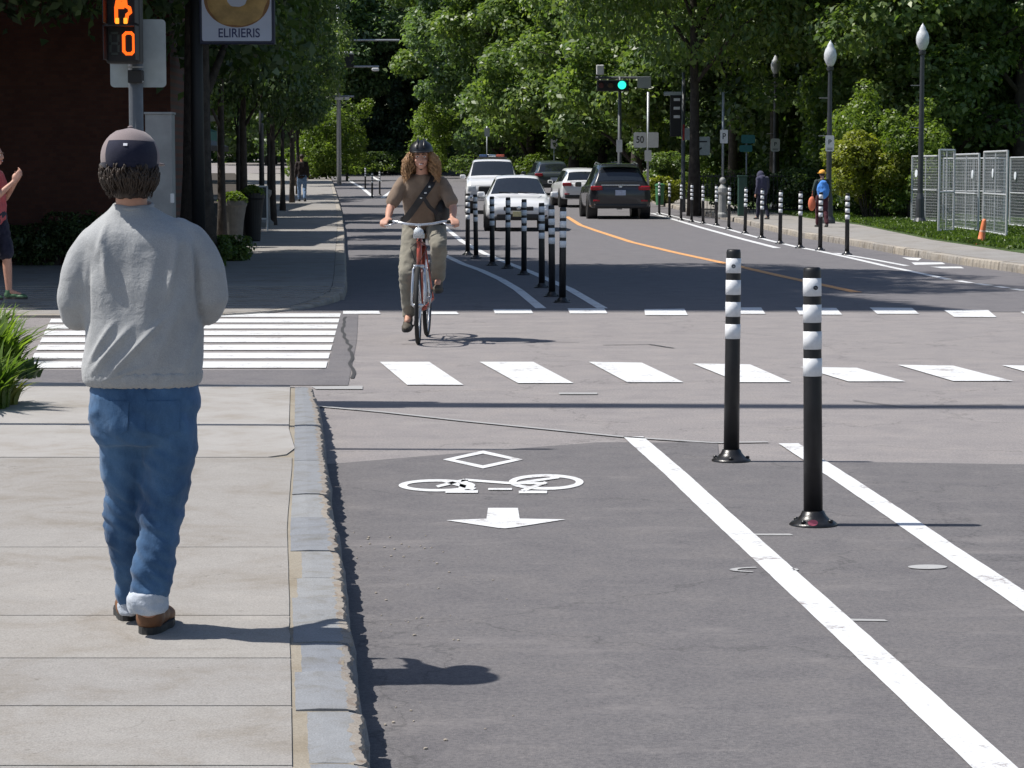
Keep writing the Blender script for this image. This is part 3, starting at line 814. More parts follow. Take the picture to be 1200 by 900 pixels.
# distant woods, one mass
rng = np.random.default_rng(99)
n = 90000
P = np.empty((n, 3)); P[:, 0] = rng.uniform(-95, 95, n); P[:, 1] = rng.uniform(248, 268, n)
hh = 24 + 5 * np.sin(P[:, 0] * .21) + 3 * np.sin(P[:, 0] * .53 + 1)
P[:, 2] = 1 + rng.uniform(0, 1, n) * hh
P[:, 1] += 3 * np.sin(P[:, 0] * .5 + P[:, 2] * .6)
V, F = leaf_quads(P, 1.15, rng); tag(from_np('distant_woods', V, F, LM_blue), 'solid mass of far woods closing the view', 'woods', kind='stuff')
n = 50000
P = np.empty((n, 3)); P[:, 0] = rng.uniform(13, 60, n); P[:, 1] = rng.uniform(128, 150, n) ; P[:, 2] = .3 + rng.uniform(0, 1, n) ** .8 * 17
V, F = leaf_quads(P, .6, rng); tag(from_np('park_woods', V, F, LM_dark), 'dense mass of park foliage behind the right hand trees', 'woods', kind='stuff')

# lily clumps at the left edge of the near pavement
M_blade = leafmat('blade', (.08, .15, .03), (.30, .42, .09), .5)
M_blade_dry = leafmat('blade_dry', (.20, .24, .06), (.38, .38, .12), .3)
def blades(name, label, loc, n, h, spread, seed, m=None, wid=.022):
    rng = np.random.default_rng(seed); V = []; F = []
    for i in range(n):
        a = rng.uniform(0, 2 * PI); r = rng.uniform(0, spread * .75); L = h * rng.uniform(.5, 1.1); lean = rng.uniform(.15, .95)
        x0, y0 = r * math.cos(a), r * math.sin(a); a2 = a + rng.normal() * .5
        dx, dy = math.cos(a2), math.sin(a2); px_, py_ = -dy, dx; w_ = wid * rng.uniform(.7, 1.3)
        k0 = len(V); K = 5
        for k in range(K + 1):
            t = k / K; b = lean * t * t * L; z = L * (t - .35 * lean * t ** 3)
            ww = w_ * (1 - t) ** .6 * (.6 + .8 * min(1, t * 3)) + .001
            V.append((x0 + dx * b + px_ * ww, y0 + dy * b + py_ * ww, z)); V.append((x0 + dx * b - px_ * ww, y0 + dy * b - py_ * ww, z))
        for k in range(K): F.append((k0 + 2 * k, k0 + 2 * k + 1, k0 + 2 * k + 3, k0 + 2 * k + 2))
    root = empty(name, loc, 0, label, 'plant')
    from_np('leaves', V, F, m or M_blade, root); return root
def gp(px, py, z=KZ): return G(px, py, z)
blades('lily_clump', 'tall clump of green lily leaves at the left edge', gp(-20, 442), 420, .50, .34, 1, None, .021)
blades('lily_clump', 'lower clump of lily leaves nearest the camera at the left edge', gp(-30, 478), 340, .42, .30, 2, None, .021)
blades('lily_clump', 'yellowing leaf tuft at the foot of the lily clumps', gp(-8, 474), 160, .20, .22, 3, M_blade_dry, .026)
blades('lily_clump', 'small lily tuft behind the tall clump', gp(-14, 405), 220, .4, .28, 5)
blades('weed_tuft', 'small grey green weed tuft right of the lily leaves', gp(30, 443), 70, .16, .14, 4, LM_blue, .02)
bm = bmesh.new(); prism(bm, [(-9, 12.8), (gp(-2, 488).x, 13.2), (gp(10, 470).x, 14.6), (gp(22, 450).x, 16.6), (gp(30, 438).x, 17.2), (-9, 17.8)], .1, KZ + .006)
tag(build('flower_bed', bm, M_soil), kind='structure')

# lawn blades near the fence
rng = np.random.default_rng(5); n = 26000
Y = rng.uniform(44, 80, n); Xb = np.array([bC(y) for y in np.linspace(44, 80, 200)]); xb = np.interp(Y, np.linspace(44, 80, 200), Xb)
X = xb + .05 + rng.uniform(0, 1, n) ** 1.3 * 5
P = np.stack([X, Y, np.full(n, KZ + .07)], 1)
V, F = leaf_quads(P, .14, rng, asp=.35, up=-.6); V = V.copy(); V[:, 2] = np.maximum(V[:, 2], KZ + .018)
tag(from_np('grass', V, F, leafmat('grass_blade', (.07, .13, .02), (.16, .24, .04), .4)), 'short green grass strip between pavement and mesh fence', 'grass', kind='stuff')
# grit in the gutter
rng = np.random.default_rng(6); bm = bmesh.new()
for i in range(90):
    y = rng.choice([5.9, 7.2, 8.6, 9.6, 10.3]) + rng.normal() * .28; x = xat(outer, y) + .07 + abs(rng.normal()) * .22; s = rng.uniform(.0015, .006)
    bmesh.ops.create_icosphere(bm, subdivisions=1, radius=s, matrix=Matrix.Translation((x, y, s * .5 + .004)) @ Matrix.Rotation(rng.uniform(0, 6), 4, 'Z') @ Matrix.Diagonal((1.4, 1, .7, 1)))
tag(build('gutter_grit', bm, mat('grit', (.34, .30, .25), .9)), 'scattered pale grit along the kerb', 'grit', kind='stuff')
# ================================================================= STREET FURNITURE
M_blk = mat('bollard_black', (.010, .010, .012), .45, var=.3, bmp=.1, scale=20)
M_refl = mat('reflective_white', (.74, .75, .77), .35, var=.10, scale=30, bmp=.05)
M_base = mat('bollard_base', (.014, .014, .015), .3, var=.4, bmp=.3, scale=40)
M_pink = mat('pink_sticker', (.55, .12, .18), .5)
M_grey = mat('galvanised', (.34, .36, .38), .5, metal=.6, var=.12)
M_dgrey = mat('dark_pole', (.05, .055, .062), .45, metal=.2, var=.2)
M_mgrey = mat('grey_pole', (.11, .12, .13), .5, var=.15)
M_black = mat('matt_black', (.010, .010, .011), .6)
M_signw = mat('sign_white', (.70, .70, .70), .4, var=.06)
M_signb = mat('sign_back', (.36, .40, .41), .45, metal=.3, var=.1)
M_text = mat('sign_text', (.02, .02, .025), .6)
M_navy = mat('navy_frame', (.010, .014, .045), .5)
M_navytext = mat('navy_text', (.02, .03, .12), .5)
M_bwhite = mat('shop_sign_face', (.50, .54, .66), .4, var=.05, scale=3)
M_bagel = mat('bread_gold', (.42, .27, .10), .6, var=.35, scale=4)
M_bagel2 = mat('bread_brown', (.25, .12, .045), .6, var=.3, scale=4)
M_teal = mat('teal_sign', (.02, .17, .17), .5)
M_redp = mat('red_paint', (.45, .03, .03), .5)
M_orange = mat('orange_plastic', (.75, .22, .09), .5)
M_stonepost = mat('stone_post', (.20, .20, .19), .85, var=.2, scale=5)
M_cab = mat('cabinet_grey', (.27, .275, .27), .6, var=.22, scale=2.5)
M_globe = mat('lamp_globe', (.62, .64, .66), .25, var=.15, scale=18, bmp=.3)
E_or = emit('signal_orange', (1, .12, .012), 1.35)
E_or2 = emit('signal_orange_pale', (1, .34, .03), 1.35)
E_gr = emit('signal_green', (.03, .85, .55), 1.3)

def bollard(first_label):
    root = empty('bollard', (0, 0, 0), 0, first_label, 'bollard')
    r0, r1 = .0405, .045; Hh = 1.2
    bm = bmesh.new()
    def rad(z): return r1 + (r0 - r1) * z / Hh
    lathe(bm, [(rad(.03), .03), (rad(.6), .6), (rad(1.15), 1.15), (r0, 1.185), (r0 * .93, 1.2), (r0 * .8, 1.204), (r0 * .6, 1.19)], 28)
    build('post', bm, M_blk, root, smooth=True)
    bm = bmesh.new()
    lathe(bm, [(.112, 0), (.112, .010), (.100, .020), (.078, .03), (.06, .05), (.052, .068), (.046, .072)], 28)
    for k in range(4):
        a = k * PI / 2 + PI / 4; bmesh.ops.create_cone(bm, segments=6, radius1=.012, radius2=.01, depth=.012, cap_ends=True, matrix=Matrix.Translation((.092 * math.cos(a), .092 * math.sin(a), .028)))
    build('base', bm, M_base, root, smooth=True)
    for a, b in ((.038, .108), (.140, .21), (.243, .313), (.347, .417)):
        z1, z0 = Hh * (1 - a), Hh * (1 - b); bm = bmesh.new()
        lathe(bm, [(rad(z0) - .001, z0), (rad(z0) + .0018, z0 + .001), (rad(z1) + .0018, z1 - .001), (rad(z1) - .001, z1)], 28)
        build('reflective_band', bm, M_refl, root, smooth=True)
    return root
B0 = bollard('-')
def put_bollard(px, py, label, group, s=1.0, first=[True]):
    if first[0]: o = B0; first[0] = False
    else:
        o = B0.copy(); COL.objects.link(o)
        for ch in B0.children:
            if ch.name.startswith('sticker'): continue
            c = ch.copy(); COL.objects.link(c); c.parent = o
    p = G(px, py); o.location = (p.x, p.y, p.z); rr = random.Random(int(px * 7 + py))
    o.rotation_euler = (R(rr.uniform(-.8, .8)), R(rr.uniform(-.9, .9)), rr.uniform(0, 6)); o.scale = (s, s, s); o['label'] = label; o['group'] = group
    return o
def sticker(o, ang, z, m, r, sx=.03, sz=.02):
    bm = bmesh.new(); K = 7
    a0 = ang - o.rotation_euler.z
    pts = []
    for i in range(16):
        t = 2 * PI * i / 16; pts.append(bm.verts.new((math.cos(a0 + sx / r * math.cos(t)) * r, math.sin(a0 + sx / r * math.cos(t)) * r, z + sz * math.sin(t))))
    bm.faces.new(pts); me = bpy.data.meshes.new('sticker'); bm.to_mesh(me); bm.free(); me.materials.append(m)
    s = bpy.data.objects.new('sticker', me); link(s, o)
g = 'near pair of bollards on the buffer'
NB = put_bollard(953, 616, 'nearest black bollard, tall, with a pink sticker on its foot', g)
SB = put_bollard(857, 541, 'second nearest black bollard, left of the one with the pink sticker', g, 1.0)
sticker(NB, R(262), .028, M_pink, .107, .024, .014)
sticker(NB, R(285), 1.11, M_text, .0437, .012, .010)
sticker(SB, R(265), 1.11, M_mgrey, .0437, .012, .012)
g = 'bollards between the bike lane and the oncoming cars'
row1 = [(659, 355, 'nearest bollard of the row before the white car'), (647, 348, 'second bollard of the row before the white car'), (635, 337.5, 'third bollard of the row, before the right headlamp'),
        (614, 322.5, 'fourth bollard of the row, before the middle of the white car'), (595, 315, 'fifth bollard of the row, before the white car left half'), (577, 311.5, 'sixth bollard of the row, at the left end of the white car'),
        (558, 303.5, 'bollard before the white pickup, right one of the close pair'), (548, 299, 'bollard before the white pickup, left one of the close pair')]
for x, y, lb in row1: put_bollard(x, y, lb, g, .98)
g = 'bollards along the right hand pavement'
row2 = [(992.5, 299, 'nearest bollard of the right row, left of the bright bush'), (961, 294, 'right row bollard before the person with the blue backpack'), (937.5, 291, 'right row bollard just left of the backpack person'),
        (914, 286, 'right row bollard before the dark railings'), (892.5, 279.5, 'right row bollard before the hooded person'), (873, 274, 'right row bollard under the teal sign'), (854, 269, 'right row bollard beside the narrow green cabinet'),
        (839.5, 264.5, 'right row bollard before the stone post'), (824, 262.5, 'right row bollard right of the thick trunk'), (810.5, 260.5, 'right row bollard before the thick trunk'), (798, 258.5, 'right row bollard left of the thick trunk'), (784.5, 255, 'second farthest bollard of the right row')]
for x, y, lb in row2: put_bollard(x, y, lb, g, .98)
o = put_bollard(772.5, 252, 'farthest bollard of the right row, next to the black car', g, .98)
g = 'far bollards at the bend of the bike lane'
for x, y, lb in ((445, 229, 'far bollard nearest the cyclist arm'), (436, 232, 'far bollard left of the other two'), (428, 222, 'farthest bollard on the bike lane bend')): put_bollard(x, y, lb, g, .98)

# ---------------------------------------------------------------- pedestrian signal
YS = G(163, 467 - 24, KZ).y
YS = 17.0
SX = at(164, 450, YS).x
root = empty('pedestrian_signal', (SX, YS, KZ), 0, 'black pedestrian signal with an orange hand and the digit 0 on a dark pole', 'traffic light')
def lz(py, Y=YS): return at(600, py, Y).z - KZ
def lx(px, Y=YS): return at(px, 450, Y).x - SX
bm = bmesh.new(); lathe(bm, [(.09, 0), (.09, .02), (.052, .05), (.050, 3.15), (.03, 3.18)], 20); build('pole', bm, M_mgrey, root, smooth=True)
hx0, hx1 = lx(137), lx(176); hz0, hz1 = lz(76), lz(-12)
cx = (hx0 + hx1) / 2
bm = bmesh.new(); box(bm, cx, -.17, (hz0 + hz1) / 2, hx1 - hx0, .16, hz1 - hz0, .015); h_ = build('housing', bm, M_black, root)
bm = bmesh.new()
for a, b in ((hz0 + .02, (hz0 + hz1) / 2 - .01), ((hz0 + hz1) / 2 + .01, hz1 - .02)):
    W = hx1 - hx0 - .02
    for (x, z, sx, sz) in ((cx - W / 2, (a + b) / 2, .006, b - a), (cx + W / 2, (a + b) / 2, .006, b - a), (cx, b, W, .006)):
        box(bm, x, -.33, z, sx, .17, sz)
build('visor', bm, M_black, root)
yf = -.256
# digit 0 as a lit LED ring
def seg_strip(bm, pts, w):
    for a, b in zip(pts, pts[1:] + pts[:1]):
        dx, dz = b[0] - a[0], b[1] - a[1]; l = math.hypot(dx, dz)
        box(bm, (a[0] + b[0]) / 2, yf, (a[1] + b[1]) / 2, l + w * .6, .006, w, rot=Matrix.Rotation(-math.atan2(dz, dx), 4, 'Y'))
x0, x1, z0, z1 = lx(157.5), lx(169), lz(65), lz(41)
c_ = .018
bm = bmesh.new(); seg_strip(bm, [(x0 + c_, z0), (x1 - c_, z0), (x1, z0 + c_), (x1, z1 - c_), (x1 - c_, z1), (x0 + c_, z1), (x0, z1 - c_), (x0, z0 + c_)], .021)
build('lit_digit_zero', bm, E_or, h_)
bm = bmesh.new()
for z in (z0, (z0 + z1) / 2, z1): box(bm, lx(147), yf, z, .05, .004, .016)
for x in (lx(142.5), lx(151.5)):
    for z in ((z0 * .75 + z1 * .25), (z0 * .25 + z1 * .75)): box(bm, x, yf, z, .016, .004, .05)
build('unlit_digit', bm, mat('led_off', (.03, .04, .035), .4), h_)
# raised hand outline
hz = lambda py: lz(py)
bm = bmesh.new()
P = [(149.5, 28), (149.5, 12), (151, 4), (156, 2), (160, 4), (160.5, 10), (164.5, 12), (165.5, 17), (162, 20), (160.5, 28)]
pp = [(lx(a), hz(b)) for a, b in P]
for a, b in zip(pp, pp[1:]):
    dx, dz = b[0] - a[0], b[1] - a[1]; l = math.hypot(dx, dz)
    box(bm, (a[0] + b[0]) / 2, yf, (a[1] + b[1]) / 2, l + .012, .006, .024, rot=Matrix.Rotation(-math.atan2(dz, dx), 4, 'Y'))
box(bm, lx(154.5), yf, hz(9), .05, .0066, .05)
build('lit_hand', bm, E_or, h_)
bm = bmesh.new()
for px in (150.5, 160): box(bm, lx(px), yf - .003, hz(27), .026, .006, .04, .004)
build('lit_hand_tips', bm, E_or2, h_)
bm = bmesh.new()
box(bm, lx(165), -.03, lz(90), .10, .10, .09, .006); build('bracket', bm, M_black, root)
bm = bmesh.new()
for py in (79, 96): box(bm, lx(165), -.055, lz(py), .115, .012, .010)
build('clamp_band', bm, M_grey, root)
# sign seen from the back, bolted behind the signal on the same pole
def rrect(bm, cx, y, cz, w, h, r, t=.004, n=5):
    pts = []
    for qx, qz, a0 in ((1, 1, 0), (-1, 1, 90), (-1, -1, 180), (1, -1, 270)):
        for k in range(n + 1):
            a = R(a0 + 90 * k / n); pts.append((cx + qx * (w / 2 - r) + r * math.cos(a), cz + qz * (h / 2 - r) + r * math.sin(a)))
    f = [bm.verts.new((x, y - t / 2, z)) for x, z in pts]; b = [bm.verts.new((x, y + t / 2, z)) for x, z in pts]
    bm.faces.new(f); bm.faces.new(b[::-1])
    m = len(pts)
    for i in range(m): bm.faces.new((f[i], b[i], b[(i + 1) % m], f[(i + 1) % m]))
bm = bmesh.new(); rrect(bm, (lx(133) + lx(198)) / 2, .062, (lz(22) + lz(102)) / 2, lx(198) - lx(133), lz(22) - lz(102), .03)
build('sign_plate_back', bm, M_signb, root)
bm = bmesh.new(); box(bm, 0, -.07, lz(235), .09, .06, .15, .01); build('push_button_box', bm, mat('btn_yellow', (.5, .35, .03), .5), root)

# street poles out of frame that throw the thin shadows over the crossing
def tag_pole(name, loc, h, r, label, cat='pole'):
    root = empty(name, loc, 0, label, cat); bm = bmesh.new(); tube(bm, [(0, 0, -.1), (0, 0, h * .5), (0, 0, h)], [r, r * .85, r * .65], 14)
    build('pole', bm, M_dgrey, root, smooth=True); return root
u = tag_pole('utility_pole', (-7.2, G(600, 471).y, KZ), 17.8, .21, 'tall dark utility pole left of the pedestrian signal')
u = tag_pole('sign_pole', (-3.75, G(600, 524).y, KZ), 6.1, .05, 'thin sign pole near the left pavement edge')
bm = bmesh.new(); rrect(bm, 0, -.06, 2.4, .45, .6, .03); build('sign_plate', bm, M_signw, u)

# ---------------------------------------------------------------- bagel shop sign on its black pole
Yp = 35.6; xp = at(235, 450, Yp).x
root = empty('shop_sign', (xp, Yp, KZ), 0, 'shop sign with a golden bread ring over navy lettering on a black pole', 'sign')
L = lambda px: at(px, 450, Yp).x - xp
Z = lambda py: at(600, py, Yp).z - KZ
bm = bmesh.new(); tube(bm, [(0, 0, -.1), (0, 0, 2.2), (0, 0, 4.9)], [.105, .095, .085], 16); build('pole', bm, M_black, root, smooth=True)
sc_, sz_ = (L(241.5) + L(323.5)) / 2, (Z(48.5) + Z(-26)) / 2
sw, sh = L(324) - L(241), Z(-26) - Z(50)
bm = bmesh.new(); box(bm, sc_, 0, sz_, sw + .05, .14, sh + .07, .012); cs = build('sign_box', bm, M_navy, root)
bm = bmesh.new(); rrect(bm, sc_, -.079, sz_ + .005, sw - .035, sh - .01, .03, .01); build('sign_face', bm, M_bwhite, cs)
bm = bmesh.new(); K = 40; rows_ = []
ccx, ccz = L(283), Z(-1)
for i in range(K):
    t = 2 * PI * i / K; w1 = 1 + .03 * math.sin(5 * t) + .02 * math.cos(9 * t)
    rows_.append([bm.verts.new((ccx + (L(319) - L(283)) * q * math.cos(t) * w1, -.086 - .02 * d, ccz + (Z(-1) - Z(31)) * qz * math.sin(t) * w1)) for q, qz, d in ((.98, 1, 0), (.9, .9, .7), (.68, .68, 1), (.44, .45, .6), (.33, .30, 0))])
for i in range(K):
    a, b = rows_[i], rows_[(i + 1) % K]
    for k in range(4): bm.faces.new((a[k], a[k + 1], b[k + 1], b[k]))
build('bread_ring', bm, M_bagel, cs, smooth=True)
bm = bmesh.new(); K = 40; rows_ = []
for i in range(K):
    t = 2 * PI * i / K
    rows_.append([bm.verts.new((ccx + (L(320.5) - L(283)) * q * math.cos(t), -.0850, ccz + (Z(-1) - Z(32)) * q * math.sin(t))) for q in (1.02, .9)])
for i in range(K): bm.faces.new((rows_[i][0], rows_[i][1], rows_[(i + 1) % K][1], rows_[(i + 1) % K][0]))
build('bread_crust', bm, M_bagel2, cs)
text_mesh('lettering', 'ELIRIERIS', .185, M_navytext, cs, Matrix.Translation(((L(250) + L(320)) / 2, -.0865, Z(39.5))) @ UP @ Matrix.Diagonal((.86, 1, 1, 1)), .003)

# grey cabinet
Yc = 31.2; p = base(191.5, Yc, KZ)
root = empty('grey_cabinet', p, 0, 'tall narrow grey weathered cabinet behind the walking man', 'cabinet')
zt = at(600, 134, Yc).z - KZ
bm = bmesh.new(); box(bm, 0, 0, zt / 2, .345, .3, zt, .01); build('body', bm, M_cab, root)
bm = bmesh.new(); box(bm, 0, 0, zt + .012, .37, .33, .03, .006); box(bm, 0, 0, .04, .38, .34, .08, .01); build('cap', bm, M_cab, root)
bm = bmesh.new(); rrect(bm, .17, -.158, at(600, 232, Yc).z - KZ, .05, .12, .008); build('notice', bm, M_signw, root)

# planters, bins
def pot(name, label, px, Y, r, h, m, cat, plant=True, seed=1):
    root = empty(name, base(px, Y, KZ), 0, label, cat); bm = bmesh.new()
    lathe(bm, [(r * .62, 0), (r * .66, .03), (r * .8, h * .55), (r * .98, h * .86), (r * 1.06, h * .9), (r * 1.06, h), (r * .9, h), (r * .88, h - .05)], 24); build('tub', bm, m, root, smooth=False)
    if plant:
        rng = np.random.default_rng(seed); n_ = 900; d = rng.normal(size=(n_, 3)); d /= np.linalg.norm(d, axis=1)[:, None]
        P = d * np.array([r * 1.1, r * 1.1, r * .8]) * rng.uniform(.5, 1, n_)[:, None]; P[:, 2] = np.abs(P[:, 2]) + h - .03
        V, F = leaf_quads(P, .08, rng, outd=d); from_np('plant', V, F, LM_bright, root)
    return root
pot('round_planter', 'pale round stone planter beside the dark tree trunk', 275, 46, .26, .90, mat('stone_shaded', (.12, .12, .115), .85), 'planter', True, 3)  # shade on the planter is put into its darkened stone colour
pot('planter_bin', 'tall dark planter with leafy top beside the left pavement', 298, 50, .24, 1.0, M_black, 'planter', True, 4)
root = empty('lamp_base', base(309, 62, KZ), 0, 'pale stone lamp base on the left pavement', 'lamp post'); bm = bmesh.new()
lathe(bm, [(.30, 0), (.30, .12), (.22, .2), (.2, .75), (.25, .85), (.25, .95), (.1, 1.0)], 16); build('plinth', bm, M_stonepost, root)
bm = bmesh.new(); tube(bm, [(0, 0, .98), (0, 0, 4.2)], [.07, .05], 12); build('pole', bm, M_dgrey, root, smooth=True)
bm = bmesh.new(); lathe(bm, [(.08, 4.2), (.17, 4.3), (.2, 4.5), (.12, 4.7), (.02, 4.78)], 14); build('globe', bm, M_globe, root, smooth=True)
# white framed board
root = empty('a_frame_board', base(303, 58, KZ), R(12), 'white framed pavement board left of the stone lamp base', 'sign')
bm = bmesh.new()
for x, z, sx, sz in ((-.25, .55, .04, 1.1), (.25, .55, .04, 1.1), (0, 1.08, .5, .04), (0, .3, .5, .04)): box(bm, x, 0, z, sx, .03, sz)
build('frame', bm, M_signw, root); bm = bmesh.new(); box(bm, 0, .004, .69, .46, .012, .74); build('panel', bm, M_dgrey, root)

# ---------------------------------------------------------------- right side lamps and signs
def pplate(bm, x, z, w, h, y): rrect(bm, x, y, z, w, h, min(w, h) * .2, .006)
def lamp(label, px, Y, pyg, signpy=None, sw=.24, sh=.46, text='P', py2=None):
    p = base(px, Y, KZ); root = empty('street_lamp', p, 0, label, 'street lamp', 'globe street lamps on the right pavement')
    ztop = at(600, pyg, Y).z - p.z; hg = .72; z0 = ztop - hg
    bm = bmesh.new(); lathe(bm, [(.19, 0), (.19, .1), (.13, .2), (.11, .7), (.075, .85), (.07, z0 * .6), (.055, z0 - .12), (.09, z0 - .10), (.10, z0 - .02), (.06, z0)], 16)
    build('pole', bm, M_dgrey, root, smooth=False)
    bm = bmesh.new(); lathe(bm, [(.07, z0), (.11, z0 + .06), (.17, z0 + .2), (.175, z0 + .34), (.14, z0 + .47), (.09, z0 + .54), (.085, z0 + .58), (.05, z0 + .64), (.012, z0 + .7), (.004, ztop)], 20)
    build('globe', bm, M_globe, root, smooth=True)
    for f in (.80, .56):
        bm = bmesh.new(); tube(bm, [(-.30, 0, z0 * f), (.02, 0, z0 * f)], .014, 6); build('banner_arm', bm, M_mgrey, root)
    if signpy:
        zs = at(600, signpy, Y).z - p.z
        bm = bmesh.new(); pplate(bm, 0, zs, sw, sh, -.09); s = build('parking_sign', bm, M_signw, root)
        text_mesh('lettering', text, sh * .42, M_text, s, Matrix.Translation((0, -.096, zs + .03)) @ UP)
        bm = bmesh.new(); 
        for k in range(2): box(bm, 0, -.095, zs - sh * .3 - k * .035, sw * .6, .003, .014)
        build('small_print', bm, M_text, s)
    return root
lamp('globe street lamp with a white parking sign behind the backpack person', 968.5, 66, 47, 168, .24, .44)
lamp('globe street lamp behind the hooded person, left of the taller one', 905.5, 86, 63, 170, .33, .46)
lamp('rightmost globe street lamp at the corner of the mesh fence', 1075, 64, 27)
def signpost(name, label, px, Y, ztop_py, plates, r=.03, m=None, cat='sign', pole_m=None):
    p = base(px, Y, KZ); root = empty(name, p, 0, label, cat)
    zt = at(600, ztop_py, Y).z - p.z
    bm = bmesh.new(); tube(bm, [(0, 0, -.05), (0, 0, zt)], r, 10); build('pole', bm, pole_m or M_grey, root, smooth=True)
    for (x0, x1, y0, y1, mm, txt, tm) in plates:
        xa, xb = at(x0, 450, Y).x - p.x, at(x1, 450, Y).x - p.x; za, zb_ = at(600, y1, Y).z - p.z, at(600, y0, Y).z - p.z
        bm = bmesh.new(); rrect(bm, (xa + xb) / 2, -r - .012, (za + zb_) / 2, xb - xa, zb_ - za, (xb - xa) * .12, .006); s = build('sign_plate', bm, mm, root)
        if txt: text_mesh('lettering', txt, (zb_ - za) * .62, tm, s, Matrix.Translation(((xa + xb) / 2, -r - .018, (za + zb_) / 2)) @ UP @ Matrix.Diagonal((.85, 1, 1, 1)))
    return root
signpost('parking_sign', 'white parking sign on a thin grey pole above the stone post', 845, 80, 108, [(841.5, 850.5, 152, 168, M_signw, 'P', M_text)], .045)
signpost('direction_sign', 'teal street sign on a thin pole between two parking signs', 872.5, 83, 158, [(866, 882, 158, 168, M_teal, '', None), (864, 879, 170, 178, M_teal, '', None)], .03)
bm = bmesh.new()
root = empty('green_cabinet', base(868, 76, KZ), 0, 'narrow dark green cabinet behind the right bollards', 'cabinet'); box(bm, 0, 0, .62, .28, .28, 1.24, .02); build('body', bm, mat('dark_green', (.02, .06, .045), .5), root)
bm = bmesh.new(); box(bm, 0, 0, 1.26, .31, .31, .05, .01); build('lid', bm, mat('dark_green', (.02, .06, .045), .5), root)
root = empty('stone_post', base(845, 74, KZ), 0, 'weathered pale stone post with a round top beside the right bollards', 'post')
bm = bmesh.new(); lathe(bm, [(.17, 0), (.17, .1), (.13, .16), (.12, .7), (.16, .78), (.15, .9), (.08, .98), (.05, 1.03)], 14); build('shaft', bm, M_cab, root, smooth=False)
bm = bmesh.new(); ellip(bm, (0, 0, 1.13), (.10, .10, .11)); build('ball', bm, M_cab, root, smooth=True)
# speed limit pair
signpost('speed_limit_sign', 'pole with a white 50 speed limit sign and a plain white sign beside it', 758, 92, 108,
         [(741, 756, 155, 173, M_signw, '50', M_text), (757.5, 770, 155, 173, M_signw, '', None), (754, 762, 176, 189, M_signw, '', None)], .05)
# signals: black vertical head with white backs
def sig_head(name, label, px, Y, pole_top, head, lamps, arm=None, extra=()):
    p = base(px, Y, KZ); root = empty(name, p, 0, label, 'traffic light')
    z_ = lambda py: at(600, py, Y).z - p.z
    x_ = lambda q: at(q, 450, Y).x - p.x
    bm = bmesh.new(); tube(bm, [(0, 0, -.05), (0, 0, 1.0), (0, 0, z_(pole_top))], [.10, .075, .06], 12); build('pole', bm, M_mgrey, root, smooth=True)
    x0, x1, y0, y1 = head
    bm = bmesh.new(); box(bm, (x_(x0) + x_(x1)) / 2, -.2, (z_(y0) + z_(y1)) / 2, x_(x1) - x_(x0), .2, z_(y0) - z_(y1), .02); hh_ = build('housing', bm, M_black, root)
    for (lx_, ly_, rad_, mm) in lamps:
        bm = bmesh.new(); bmesh.ops.create_cone(bm, segments=20, radius1=rad_, radius2=rad_, depth=.02, cap_ends=True, matrix=Matrix.Translation((x_(lx_), -.31, z_(ly_))) @ Matrix.Rotation(PI / 2, 4, 'X'))
        build('lens', bm, mm, hh_)
        bm = bmesh.new(); K = 14
        for i in range(K - 3):
            t0, t1 = -PI * .15 + i * 1.3 * PI / (K - 3), -PI * .15 + (i + 1) * 1.3 * PI / (K - 3)
            q = [bm.verts.new((x_(lx_) + math.cos(t) * rad_ * 1.15, yy_, z_(ly_) + math.sin(t) * rad_ * 1.15)) for t, yy_ in ((t0, -.30), (t1, -.30), (t1, -.48), (t0, -.48))]; bm.faces.new(q)
        build('visor', bm, M_black, hh_)
    if arm:
        bm = bmesh.new(); tube(bm, [(x_(arm[0]), 0, z_(arm[2])), (x_(arm[1]), 0, z_(arm[2]))], .045, 8); build('arm', bm, M_mgrey, root)
    return root, x_, z_
redoff = mat('lens_red_off', (.10, .012, .012), .4); ambo = mat('lens_amber_off', (.09, .05, .01), .4)
root, x_, z_ = sig_head('traffic_light', 'horizontal traffic light showing green on a grey pole behind the black car', 725, 88, 90, (698, 735, 94, 107), [(703, 100.5, .10, redoff), (714, 100.5, .10, ambo), (727, 100, .15, E_gr)], (697, 760, 91))
bm = bmesh.new(); box(bm, x_(702), -.1, z_(82), .28, .2, .36, .03); build('camera_box', bm, M_signw, root)
bm = bmesh.new(); rrect(bm, x_(724.5), -.09, z_(171), .22, .46, .03, .006); build('sign_plate', bm, M_signw, root)
bm = bmesh.new(); rrect(bm, x_(753), -.09, z_(97), .50, .40, .03, .008); build('panel', bm, M_signb, root)
root, x_, z_ = sig_head('traffic_light', 'vertical black traffic light with pale bands beside the thick park tree', 799, 84, 85, (783, 796, 112, 160), [])
bm = bmesh.new()
for py in (117, 127, 137): box(bm, x_(790.5), -.31, z_(py), .22, .03, .10, .01)
build('pale_band', bm, M_signw, root)
bm = bmesh.new(); box(bm, x_(786), -.15, z_(110), .62, .12, .14, .02); build('top_bar', bm, M_signb, root)
bm = bmesh.new(); rrect(bm, x_(806), -.10, z_(157), .46, .42, .03); build('sign_plate', bm, M_signb, root)
bm = bmesh.new(); rrect(bm, x_(818), -.12, z_(171), .70, .64, .04); s = build('sign_plate', bm, M_signb, root)
bm = bmesh.new()
box(bm, x_(816), -.126, z_(176), .3, .004, .06, rot=Matrix.Rotation(-.6, 4, 'Y')); box(bm, x_(818), -.126, z_(166), .5, .004, .05)
build('arrow', bm, M_text, s)
bm = bmesh.new(); box(bm, x_(799), -.10, z_(155), .07, .04, .55, .01); build('red_marker', bm, M_redp, root)
